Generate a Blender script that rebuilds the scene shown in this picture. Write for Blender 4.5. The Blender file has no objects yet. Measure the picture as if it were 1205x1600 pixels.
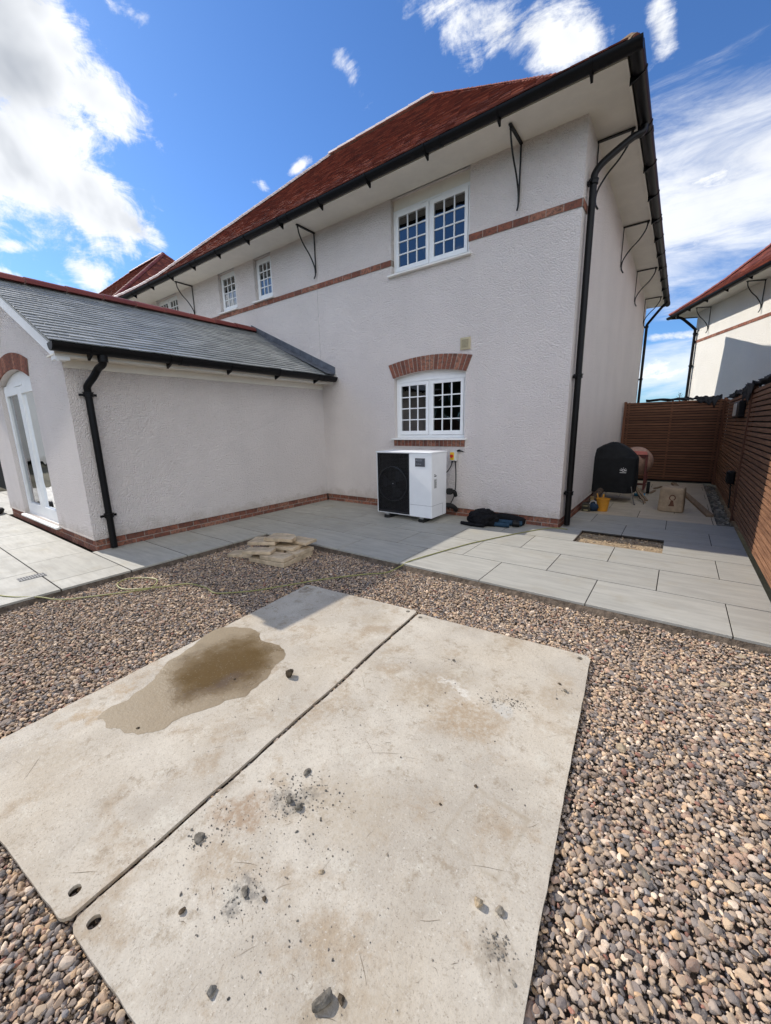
import bpy, bmesh, math, random
import numpy as np
from mathutils import Vector, Matrix, noise as mnoise

random.seed(7)
rng = np.random.default_rng(11)
S = bpy.context.scene
COL = S.collection
H = 1.42

# ------------------------------------------------------------------ camera
cd = bpy.data.cameras.new("camera")
cam = bpy.data.objects.new("camera", cd)
COL.objects.link(cam)
rt = Vector((0.80605539, 0.59148464, -0.02050923))
dn = Vector((0.1081324, -0.18125227, -0.97747378))
fw = Vector((-0.58187808, 0.7856803, -0.21005802))
M3 = Matrix((rt, -dn, -fw)).transposed()
cam.matrix_world = Matrix.Translation((0, 0, H)) @ M3.to_4x4()
cd.sensor_fit = 'HORIZONTAL'
cd.sensor_width = 36
cd.lens = 615.106 / 1205 * 36
cd.clip_start = 0.05
cd.clip_end = 2000
S.camera = cam
S.render.engine = 'CYCLES'
S.view_settings.view_transform = 'Standard'
S.view_settings.look = 'None'
S.view_settings.exposure = 0.66
S.view_settings.gamma = 1.0
S.cycles.max_bounces = 6

# ------------------------------------------------------------------ sun
SUN = Vector((1.0, 0.075, -1 / 1.26)).normalized()      # direction the light travels
sl = bpy.data.lights.new("sun", 'SUN')
sl.energy = 3.0
sl.angle = math.radians(0.53)
sl.color = (1.0, 0.94, 0.85)
so = bpy.data.objects.new("sun", sl)
so.rotation_euler = SUN.to_track_quat('-Z', 'Y').to_euler()
so.location = (-20, 0, 20)
COL.objects.link(so)
SEL = math.asin(-SUN.z)
SROT = math.atan2(-SUN.x, -SUN.y)

# ------------------------------------------------------------------ sky with clouds (by world direction)
CLOUDS = [
((-0.313, 0.574, -0.757), (-0.483, -0.782, -0.394), (-0.818, 0.242, 0.522), 0.11, 0.09, 1.25), # A
((0.201, 0.939, -0.278), (-0.456, -0.162, -0.875), (-0.867, 0.303, 0.396), 0.128, 0.062, 1.2), # B
((0.171, 0.967, -0.189), (-0.44, -0.097, -0.893), (-0.882, 0.236, 0.409), 0.123, 0.085, 1.3), # B2
((0.342, 0.93, -0.139), (-0.607, 0.106, -0.787), (-0.717, 0.353, 0.601), 0.044, 0.015, 0.75), # E
((0.299, 0.93, 0.214), (-0.236, 0.289, -0.928), (-0.925, 0.227, 0.306), 0.036, 0.013, 0.9), # F
((0.164, 0.96, -0.225), (-0.304, -0.168, -0.938), (-0.938, 0.223, 0.264), 0.076, 0.011, 0.85), # F2
((0.194, 0.894, -0.403), (-0.386, -0.308, -0.87), (-0.902, 0.324, 0.285), 0.04, 0.03, 0.85), # G
((0.175, 0.751, -0.637), (-0.838, -0.226, -0.497), (-0.517, 0.62, 0.59), 0.052, 0.02, 0.55), # H
((0.775, 0.554, -0.302), (-0.56, 0.383, -0.735), (-0.291, 0.739, 0.607), 0.15, 0.032, 0.85), # I
((0.409, 0.708, -0.576), (-0.842, 0.049, -0.538), (-0.352, 0.705, 0.616), 0.063, 0.032, 0.7), # I2
((0.371, 0.553, -0.746), (-0.925, 0.146, -0.352), (-0.086, 0.82, 0.566), 0.038, 0.018, 0.8), # J
((0.989, -0.081, 0.125), (0.146, 0.378, -0.914), (0.027, 0.922, 0.386), 0.16, 0.10, 0.55), # K
((0.979, -0.053, 0.195), (0.202, 0.328, -0.923), (-0.015, 0.943, 0.332), 0.15, 0.07, 0.55), # K2
((0.997, 0.053, -0.052), (-0.06, 0.16, -0.985), (-0.044, 0.986, 0.163), 0.068, 0.01, 0.8), # M
((0.999, 0.038, -0.009), (-0.012, 0.097, -0.995), (-0.037, 0.995, 0.098), 0.069, 0.03, 0.66), # M2
((0.766, 0.418, 0.489), (0.093, 0.68, -0.727), (-0.636, 0.603, 0.482), 0.025, 0.011, 0.7), # N
((0.514, 0.824, -0.238), (-0.508, 0.069, -0.859), (-0.691, 0.562, 0.454), 0.026, 0.009, 0.7), # L
((0.008, 0.909, -0.418), (-0.629, -0.32, -0.708), (-0.777, 0.268, 0.569), 0.037, 0.043, 1.0), # O
((0.75, 0.486, -0.449), (-0.639, 0.356, -0.681), (-0.171, 0.798, 0.578), 0.062, 0.015, 0.6), # P
((0.185, 0.930, -0.317), (-0.583, -0.155, -0.797), (-0.791, 0.333, 0.514), 0.066, 0.042, 1.15),
((0.070, 0.919, -0.388), (-0.619, -0.265, -0.740), (-0.782, 0.292, 0.550), 0.043, 0.035, 1.1),
((0.240, 0.894, -0.378), (-0.477, -0.231, -0.848), (-0.846, 0.384, 0.371), 0.061, 0.029, 1.1),
((0.796, 0.499, -0.341), (-0.559, 0.392, -0.731), (-0.231, 0.773, 0.591), 0.106, 0.039, 0.95),
((0.8, -0.5, 0.0), (0.1, 0.15, 0.98), (-0.48, -0.80, 0.31), 0.25, 0.08, 1.3),
((0.8, 0.6, 0.0), (-0.4, 0.55, 0.73), (0.42, -0.62, 0.66), 0.55, 0.42, 1.35),  # this and the following: out-of-view clouds added for whiter fill light
((0.9, 0.3, 0.0), (0.0, 0.3, 0.9), (0.2, -0.95, 0.25), 0.5, 0.2, 1.3),
((0.2, -0.9, 0.0), (0.3, 0.0, 0.9), (-0.85, -0.35, 0.6), 0.35, 0.22, 1.2),
((-0.3, 0.9, 0.0), (0.2, 0.1, 0.95), (-0.95, -0.25, 0.25), 0.35, 0.1, 1.0),
((0.0, 1.0, 0.0), (-0.4, 0, 0.9), (0.9, 0.1, 0.4), 0.5, 0.3, 1.3),
]
W = bpy.data.worlds.new("World")
S.world = W
W.use_nodes = True
nt = W.node_tree
for n in list(nt.nodes):
    nt.nodes.remove(n)
def wn(t, **k):
    n = nt.nodes.new(t)
    for a, b in k.items():
        setattr(n, a, b)
    return n
def wm(op, a, b=None, c=None, clamp=False):
    n = wn('ShaderNodeMath', operation=op, use_clamp=clamp)
    for i, v in enumerate((a, b, c)):
        if v is None: continue
        if isinstance(v, (int, float)): n.inputs[i].default_value = v
        else: nt.links.new(v, n.inputs[i])
    return n.outputs[0]
tc = wn('ShaderNodeTexCoord')
nv = wn('ShaderNodeVectorMath', operation='NORMALIZE')
nt.links.new(tc.outputs['Generated'], nv.inputs[0])
D = nv.outputs[0]
def wdot(v):
    n = wn('ShaderNodeVectorMath', operation='DOT_PRODUCT')
    nt.links.new(D, n.inputs[0]); n.inputs[1].default_value = v
    return n.outputs['Value']
def wnoise(scale, detail, rough, dist=0.0, stretch=(1, 1, 1), rot=(0, 0, 0), off=(0, 0, 0)):
    mp = wn('ShaderNodeMapping'); mp.inputs['Scale'].default_value = stretch
    mp.inputs['Rotation'].default_value = rot; mp.inputs['Location'].default_value = off
    nt.links.new(D, mp.inputs['Vector'])
    n = wn('ShaderNodeTexNoise'); n.inputs['Scale'].default_value = scale
    n.inputs['Detail'].default_value = detail; n.inputs['Roughness'].default_value = rough
    n.inputs['Distortion'].default_value = dist
    nt.links.new(mp.outputs[0], n.inputs['Vector'])
    return n.outputs['Fac']
acc = None
for U_, V_, C_, a_, b_, s_ in CLOUDS:
    du = wm('MULTIPLY', wdot(U_), 1 / a_); dv = wm('MULTIPLY', wdot(V_), 1 / b_)
    r2 = wm('ADD', wm('MULTIPLY', du, du), wm('MULTIPLY', dv, dv))
    m = wm('MULTIPLY', wm('EXPONENT', wm('MULTIPLY', r2, -0.7)), s_)
    m = wm('MULTIPLY', m, wm('GREATER_THAN', wdot(C_), 0.3))
    acc = m if acc is None else wm('MAXIMUM', acc, m)
nA = wnoise(9.0, 12, 0.66, 0.35, off=(3.1, 0.4, 1.7))
nB = wnoise(6.0, 11, 0.7, 0.7, stretch=(1.0, 2.4, 4.0), rot=(0.3, 0.5, -0.6))
nz = wm('ADD', wm('MULTIPLY', nA, 0.55), wm('MULTIPLY', nB, 0.45))
den = wm('ADD', acc, wm('MULTIPLY', wm('SUBTRACT', nz, 0.5), 3.0))
mr = wn('ShaderNodeMapRange', interpolation_type='SMOOTHSTEP')
nt.links.new(den, mr.inputs[0])
mr.inputs[1].default_value = 0.42; mr.inputs[2].default_value = 0.95
alpha = wm('MULTIPLY', mr.outputs[0], 0.96)
# broad thin veils of high cloud
nV = wnoise(4.0, 10, 0.66, 0.6, stretch=(1.0, 1.6, 5.0), rot=(0.25, -0.35, 0.2))
for U_, V_, C_, a_, b_, lo_, hi_, k_ in (((0.98, -0.05, 0.15), (0.2, 0.35, -0.91), (0.06, 0.92, 0.385), 0.24, 0.125, 0.30, 1.05, 0.86), ((1.0, 0.04, 0.0), (0.0, 0.1, -0.99), (-0.04, 0.993, 0.10), 0.2, 0.05, 0.35, 1.1, 0.7)):
    du = wm('MULTIPLY', wdot(U_), 1 / a_); dv = wm('MULTIPLY', wdot(V_), 1 / b_)
    e_ = wm('MULTIPLY', wm('EXPONENT', wm('MULTIPLY', wm('ADD', wm('MULTIPLY', du, du), wm('MULTIPLY', dv, dv)), -0.6)), wm('GREATER_THAN', wdot(C_), 0.3))
    e_ = wm('ADD', e_, wm('MULTIPLY', wm('SUBTRACT', nV, 0.5), 1.5))
    vr = wn('ShaderNodeMapRange', interpolation_type='SMOOTHSTEP'); nt.links.new(e_, vr.inputs[0]); vr.inputs[1].default_value = lo_; vr.inputs[2].default_value = hi_
    alpha = wm('MAXIMUM', alpha, wm('MULTIPLY', vr.outputs[0], k_))
# thick parts of the cloud are grey below, bright at their edges
thick = wn('ShaderNodeMapRange', interpolation_type='SMOOTHSTEP')
nt.links.new(wm('ADD', acc, wm('MULTIPLY', wm('SUBTRACT', wnoise(3.2, 5, 0.55, 0.3, off=(1.2, 5.2, 0.6)), 0.5), 3.2)), thick.inputs[0])
thick.inputs[1].default_value = 0.75; thick.inputs[2].default_value = 1.9
sky = wn('ShaderNodeTexSky', sky_type='NISHITA')
sky.sun_disc = False
sky.sun_elevation = SEL
sky.sun_rotation = SROT
sky.altitude = 60; sky.air_density = 1.0; sky.dust_density = 0.35; sky.ozone_density = 2.2
hs = wn('ShaderNodeMix', data_type='RGBA', blend_type='MULTIPLY')
hs.inputs[0].default_value = 1.0
nt.links.new(sky.outputs[0], hs.inputs[6])
hs.inputs[7].default_value = (0.45, 0.69, 1.0, 1)
cc = wn('ShaderNodeMix', data_type='RGBA')
cc.inputs[6].default_value = (7.2, 7.3, 7.4, 1)
cc.inputs[7].default_value = (3.0, 3.2, 3.5, 1)
nt.links.new(thick.outputs[0], cc.inputs[0])
# clouds out of view behind the camera are brightened to add fill light
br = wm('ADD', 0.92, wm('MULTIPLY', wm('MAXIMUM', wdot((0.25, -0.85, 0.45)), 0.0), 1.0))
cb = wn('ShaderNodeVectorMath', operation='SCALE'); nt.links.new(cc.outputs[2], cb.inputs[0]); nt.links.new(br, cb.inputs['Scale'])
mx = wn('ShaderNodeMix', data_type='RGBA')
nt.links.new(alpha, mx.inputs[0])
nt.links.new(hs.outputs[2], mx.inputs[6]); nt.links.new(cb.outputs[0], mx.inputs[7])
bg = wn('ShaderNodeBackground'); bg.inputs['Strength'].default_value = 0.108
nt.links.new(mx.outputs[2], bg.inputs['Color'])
wo = wn('ShaderNodeOutputWorld'); nt.links.new(bg.outputs[0], wo.inputs[0])

# ------------------------------------------------------------------ materials
class Mt:
    def __init__(s, name, rough=0.8, spec=0.3):
        s.m = bpy.data.materials.new(name); s.m.use_nodes = True
        s.t = s.m.node_tree; s.b = s.t.nodes['Principled BSDF']
        s.b.inputs['Roughness'].default_value = rough
        s.b.inputs['Specular IOR Level'].default_value = spec
        c = s.t.nodes.new('ShaderNodeTexCoord'); s.obj = c.outputs['Object']; s.uv = c.outputs['UV']
    def n(s, t, ins=None, **k):
        n = s.t.nodes.new(t)
        for a, b in k.items(): setattr(n, a, b)
        for a, b in (ins or {}).items(): s.set(n.inputs[a], b)
        return n
    def set(s, sock, v):
        if hasattr(v, 'is_output'): s.t.links.new(v, sock)
        else: sock.default_value = v
    def noise(s, scale, detail=4, rough=0.55, vec=None, dist=0.0, stretch=None, off=(0, 0, 0), rot=(0, 0, 0)):
        v = vec or s.obj
        if stretch or off != (0, 0, 0) or rot != (0, 0, 0):
            v = s.n('ShaderNodeMapping', {'Vector': v, 'Scale': stretch or (1, 1, 1), 'Location': off, 'Rotation': rot}).outputs[0]
        return s.n('ShaderNodeTexNoise', {'Vector': v, 'Scale': scale, 'Detail': detail, 'Roughness': rough, 'Distortion': dist}).outputs['Fac']
    def vor(s, scale, vec=None, feature='F1', out='Distance', rnd=1.0):
        return s.n('ShaderNodeTexVoronoi', {'Vector': vec or s.obj, 'Scale': scale, 'Randomness': rnd}, feature=feature).outputs[out]
    def ramp(s, f, stops, interp='LINEAR'):
        r = s.n('ShaderNodeValToRGB', {0: f}); e = r.color_ramp.elements
        r.color_ramp.interpolation = interp
        for i, (p, c) in enumerate(stops):
            if i < 2: el = e[i]; el.position = p
            else: el = e.new(p)
            if isinstance(c, (int, float)): c = (c, c, c)
            el.color = (*c, 1)
        return r.outputs[0]
    def mr(s, f, a, b, c=0.0, d=1.0):
        return s.n('ShaderNodeMapRange', {0: f, 1: a, 2: b, 3: c, 4: d}, interpolation_type='SMOOTHSTEP').outputs[0]
    def mix(s, f, a, b, mode='MIX'):
        if isinstance(a, tuple): a = (*a, 1) if len(a) == 3 else a
        if isinstance(b, tuple): b = (*b, 1) if len(b) == 3 else b
        return s.n('ShaderNodeMix', {0: f, 6: a, 7: b}, data_type='RGBA', blend_type=mode).outputs[2]
    def math(s, op, a, b=0.0, clamp=False):
        return s.n('ShaderNodeMath', {0: a, 1: b}, operation=op, use_clamp=clamp).outputs[0]
    def attr(s, name):
        return s.n('ShaderNodeAttribute', attribute_name=name).outputs['Fac']
    def bump(s, h, dist=0.01, strength=1.0, prev=None):
        b = s.n('ShaderNodeBump', {'Height': h, 'Distance': dist, 'Strength': strength})
        if prev is not None: s.t.links.new(prev, b.inputs['Normal'])
        s.t.links.new(b.outputs[0], s.b.inputs['Normal'])
        return b.outputs[0]
    def color(s, c):
        s.set(s.b.inputs['Base Color'], (*c, 1) if isinstance(c, tuple) and len(c) == 3 else c)
        return s
    def rough(s, r):
        s.set(s.b.inputs['Roughness'], r); return s
    def done(s): return s.m

def plain(name, c, rough=0.6, spec=0.3, var=0.25, scale=12.0, metal=0.0, bump=0.0, bscale=60.0):
    q = Mt(name, rough, spec)
    a = tuple(x * (1 - var) for x in c); b = tuple(min(1, x * (1 + var * 0.6)) for x in c)
    q.color(q.mix(q.mr(q.noise(scale, 6, 0.65), 0.3, 0.72), a, b))
    q.b.inputs['Metallic'].default_value = metal
    if bump: q.bump(q.noise(bscale, 4, 0.6), bump)
    return q.done()

def make_render_mat(name, base=(0.905, 0.83, 0.79), amp=0.02):
    q = Mt(name, 0.92, 0.15)
    big = q.noise(0.9, 5, 0.6); streak = q.noise(2.2, 4, 0.6, stretch=(1.0, 1.0, 0.18))
    c = q.mix(q.mr(big, 0.3, 0.75), tuple(x * 0.93 for x in base), base)
    c = q.mix(q.mr(streak, 0.52, 0.8, 0, 0.22), c, tuple(x * 0.8 for x in base))
    # splash dirt close to the ground
    z = q.n('ShaderNodeSeparateXYZ', {0: q.n('ShaderNodeNewGeometry').outputs['Position']}).outputs[2]
    low = q.math('ADD', z, q.math('MULTIPLY', q.noise(5, 5, 0.7), -0.5))
    c = q.mix(q.mr(low, 0.06, -0.16, 0.0, 0.4), c, (0.42, 0.34, 0.25))
    g = q.noise(60, 3, 0.65)
    c = q.mix(q.mr(g, 0.30, 0.46, 0.38, 0.0), c, tuple(x * 0.6 for x in base))  # dark pits: shade of the roughcast hollows put into the colour, with some dirt
    q.color(c)
    v = q.vor(66, feature='F1'); h = q.math('ADD', q.math('MULTIPLY', v, -1.0), q.noise(70, 4, 0.7, dist=0.15))
    q.bump(h, amp)
    return q.done()
m_render = make_render_mat('white_roughcast')
m_render_far = make_render_mat('white_roughcast_far', (0.84, 0.81, 0.74), 0.010)
m_cream = plain('cream_board', (0.80, 0.76, 0.68), 0.5, 0.3, 0.06, 3)
m_upvc = plain('white_frame', (0.83, 0.84, 0.84), 0.35, 0.4, 0.05, 4)
m_sill = plain('white_sill', (0.86, 0.84, 0.80), 0.5, 0.3, 0.06, 5)

def make_brick(name, stops):
    q = Mt(name, 0.85, 0.2)
    r = q.attr('rnd')
    c = q.ramp(r, stops)
    c = q.mix(q.mr(q.noise(30, 6, 0.7), 0.35, 0.7), c, (0.10, 0.06, 0.05))
    c = q.mix(q.mr(q.noise(9, 5, 0.7, off=(3, 1, 2)), 0.6, 0.75, 0, 0.5), c, (0.45, 0.36, 0.30))
    q.color(c); q.bump(q.noise(120, 4, 0.7), 0.003)
    return q.done()
m_brick = make_brick('red_brick', [(0, (0.20, 0.075, 0.05)), (0.5, (0.33, 0.12, 0.075)), (1, (0.42, 0.20, 0.13))])
m_mortar = plain('mortar', (0.34, 0.29, 0.25), 0.95, 0.1, 0.3, 40, bump=0.003)

def make_tile(name, stops, rough=0.8, moss=0.3):
    q = Mt(name, rough, 0.3)
    c = q.ramp(q.attr('rnd'), stops)
    c = q.mix(q.mr(q.noise(1.1, 5, 0.65), 0.45, 0.75, 0, moss), c, (0.06, 0.03, 0.028))
    c = q.mix(q.mr(q.noise(26, 5, 0.7), 0.5, 0.8, 0, 0.3), c, (0.08, 0.035, 0.03))
    q.color(c); q.bump(q.noise(55, 4, 0.6), 0.003)
    return q.done()
m_tile = make_tile('clay_tile', [(0, (0.12, 0.034, 0.024)), (0.4, (0.19, 0.050, 0.033)), (0.8, (0.25, 0.068, 0.040)), (1, (0.36, 0.12, 0.07))])
m_ridge = make_tile('clay_ridge', [(0, (0.17, 0.04, 0.035)), (1, (0.25, 0.065, 0.05))], 0.6, 0.15)
q = Mt('slate', 0.42, 0.5)
c = q.ramp(q.attr('rnd'), [(0, (0.19, 0.198, 0.193)), (0.6, (0.25, 0.258, 0.25)), (1, (0.33, 0.337, 0.327))])
q.color(q.mix(q.mr(q.noise(14, 6, 0.7), 0.35, 0.75, 0, 0.35), c, (0.36, 0.365, 0.35)))
q.rough(q.mr(q.noise(20, 4), 0.3, 0.7, 0.3, 0.55)); q.bump(q.noise(45, 5, 0.65), 0.003)
m_slate = q.done()
m_ridge_sunlit = make_tile('clay_ridge_sunlit', [(0, (0.56, 0.44, 0.40)), (1, (0.70, 0.60, 0.56))], 0.5, 0.05)  # sun sheen on ridge and left hip is put into this pale colour
m_black = plain('black_plastic', (0.005, 0.005, 0.006), 0.4, 0.2, 0.3, 6)
m_iron = plain('black_iron', (0.018, 0.018, 0.018), 0.55, 0.4, 0.3, 20)
m_lead = plain('lead_sheet', (0.10, 0.11, 0.13), 0.5, 0.5, 0.35, 8)
m_rubber = plain('black_rubber', (0.02, 0.02, 0.02), 0.8, 0.2, 0.3, 20, bump=0.002)
q = Mt('window_glass', 0.02, 1.0)
fr = q.n('ShaderNodeFresnel', {'IOR': 1.9}).outputs[0]
gl = q.n('ShaderNodeBsdfGlossy', {'Color': (0.95, 0.97, 1, 1), 'Roughness': 0.015})
tr = q.n('ShaderNodeBsdfTransparent', {'Color': (0.62, 0.66, 0.66, 1)})
ms = q.n('ShaderNodeMixShader', {0: q.math('MULTIPLY', fr, 1.35, True)})
wv = q.n('ShaderNodeBump', {'Height': q.noise(1.6, 2), 'Distance': 0.012})
q.t.links.new(wv.outputs[0], gl.inputs['Normal'])
q.t.links.new(tr.outputs[0], ms.inputs[1]); q.t.links.new(gl.outputs[0], ms.inputs[2])
q.t.links.new(ms.outputs[0], q.t.nodes['Material Output'].inputs[0])
m_glass = q.done()
m_dark = plain('dark_room', (0.03, 0.028, 0.026), 0.9, 0.05, 0.3, 3)
m_curtain = plain('net_curtain', (0.62, 0.63, 0.64), 0.9, 0.1, 0.2, 30)
m_blind = plain('grey_blind', (0.30, 0.31, 0.30), 0.8, 0.1, 0.1, 20)

def make_slab(name, a, b, streak=True):
    q = Mt(name, 0.62, 0.35)
    v = q.attr('rnd'); off = q.n('ShaderNodeCombineXYZ', {0: q.math('MULTIPLY', v, 37.0), 1: q.math('MULTIPLY', v, 11.0), 2: 0.0}).outputs[0]
    p = q.n('ShaderNodeVectorMath', {0: q.obj, 1: off}, operation='ADD').outputs[0]
    c = q.mix(q.mr(q.noise(5, 6, 0.65, p, 0.6, (0.45, 3.2, 1)), 0.3, 0.7), a, b)
    c = q.mix(q.mr(q.noise(26, 5, 0.7, p, 0.2, (0.3, 2.5, 1)), 0.5, 0.8, 0, 0.3), c, tuple(x * 1.16 for x in b))
    c = q.mix(q.math('MULTIPLY', v, 0.34), c, tuple(x * 0.74 for x in a))
    # faint brown grime and splashes
    c = q.mix(q.mr(q.noise(2.6, 7, 0.72), 0.50, 0.74, 0, 0.5), c, (0.33, 0.29, 0.21))
    c = q.mix(q.mr(q.noise(70, 3, 0.7), 0.66, 0.74, 0, 0.35), c, (0.2, 0.17, 0.13))
    q.color(c); q.rough(q.mr(q.noise(3, 5, 0.7), 0.3, 0.7, 0.5, 0.75))
    q.bump(q.noise(90, 4, 0.6, p, 0, (0.4, 1.6, 1)), 0.0012)
    return q.done()
m_slab = make_slab('porcelain_slab', (0.335, 0.322, 0.283), (0.43, 0.413, 0.362))
m_beige = make_slab('beige_slab', (0.44, 0.37, 0.27), (0.55, 0.47, 0.35))
m_oldslab = plain('old_concrete_slab', (0.56, 0.44, 0.30), 0.95, 0.1, 0.3, 9, bump=0.004, bscale=90)
m_bed = plain('mortar_bed', (0.13, 0.10, 0.075), 0.95, 0.1, 0.5, 18, bump=0.02, bscale=25)
m_grout = plain('joint', (0.05, 0.045, 0.04), 0.95, 0.1, 0.3, 30)
m_sand = plain('sandy_subbase', (0.36, 0.27, 0.17), .95, .1, .35, 20, bump=.02, bscale=30)
m_soil = plain('dark_soil', (0.13, 0.10, 0.075), 0.95, 0.1, 0.5, 14, bump=0.03, bscale=28)
m_ground = plain('ground', (0.10, 0.09, 0.06), 0.95, 0.1, 0.4, 0.6, bump=0.02, bscale=6)

def make_stone(name, stops):
    q = Mt(name, 0.78, 0.35)
    c = q.ramp(q.attr('rnd'), stops, 'CONSTANT')
    c = q.mix(q.attr('rnd2'), q.mix(1.0, c, (0.62, 0.62, 0.64), 'MULTIPLY'), q.mix(1.0, c, (1.32, 1.27, 1.18), 'MULTIPLY'))
    c = q.mix(q.mr(q.noise(170, 4, 0.7), 0.42, 0.75, 0, 0.55), c, (0.34, 0.30, 0.25))
    if 'gravel' in name: c = q.mix(1.0, c, (1.06, 0.985, 0.94), 'MULTIPLY')
    q.color(c); q.bump(q.noise(260, 3, 0.6), 0.0012)
    return q.done()
m_gravel = make_stone('river_gravel', [(0, (0.10, 0.095, 0.095)), (0.08, (0.22, 0.205, 0.195)), (0.20, (0.34, 0.28, 0.22)), (0.36, (0.44, 0.34, 0.245)),
    (0.51, (0.35, 0.25, 0.19)), (0.62, (0.52, 0.42, 0.30)), (0.76, (0.29, 0.255, 0.23)), (0.83, (0.62, 0.54, 0.44)), (0.91, (0.48, 0.35, 0.22)), (0.96, (0.32, 0.16, 0.12)), (0.975, (0.20, 0.205, 0.22))])
m_tanstone = make_stone('tan_hardcore', [(0, (0.30, 0.21, 0.13)), (0.3, (0.45, 0.34, 0.22)), (0.6, (0.38, 0.28, 0.18)), (0.8, (0.55, 0.46, 0.33)), (0.95, (0.2, 0.15, 0.11))])
m_greystone = make_stone('grey_clods', [(0, (0.075, 0.07, 0.06)), (0.3, (0.13, 0.125, 0.11)), (0.6, (0.20, 0.175, 0.14)), (0.85, (0.28, 0.26, 0.22))])

def make_wood(name, a, b, axis):
    q = Mt(name, 0.75, 0.25)
    st = {'x': (0.35, 5, 12), 'y': (5, 0.35, 12), 'z': (9, 9, 0.5)}[axis]
    v = q.attr('rnd')
    off = q.n('ShaderNodeCombineXYZ', {0: q.math('MULTIPLY', v, 9.0), 1: q.math('MULTIPLY', v, 17.0), 2: v}).outputs[0]
    p = q.n('ShaderNodeVectorMath', {0: q.obj, 1: off}, operation='ADD').outputs[0]
    g = q.noise(8, 6, 0.7, p, 0.4, st)
    c = q.mix(q.mr(g, 0.3, 0.72), a, b)
    c = q.mix(q.math('MULTIPLY', v, 0.45), c, tuple(x * 0.5 for x in a))
    c = q.mix(q.mr(q.noise(6, 3, 0.6, p), 0.7, 0.78, 0, 0.8), c, tuple(x * 0.35 for x in a))
    q.color(c); q.bump(g, 0.003)
    return q.done()
m_slat_y = make_wood('stained_slats', (0.13, 0.06, 0.034), (0.33, 0.17, 0.092), 'y')
m_slat_x = make_wood('stained_slats_end', (0.09, 0.04, 0.026), (0.21, 0.10, 0.056), 'x')
m_post = make_wood('stained_post', (0.12, 0.05, 0.03), (0.2, 0.09, 0.05), 'z')
m_plank = make_wood('raw_plank', (0.22, 0.15, 0.09), (0.38, 0.27, 0.17), 'y')

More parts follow.
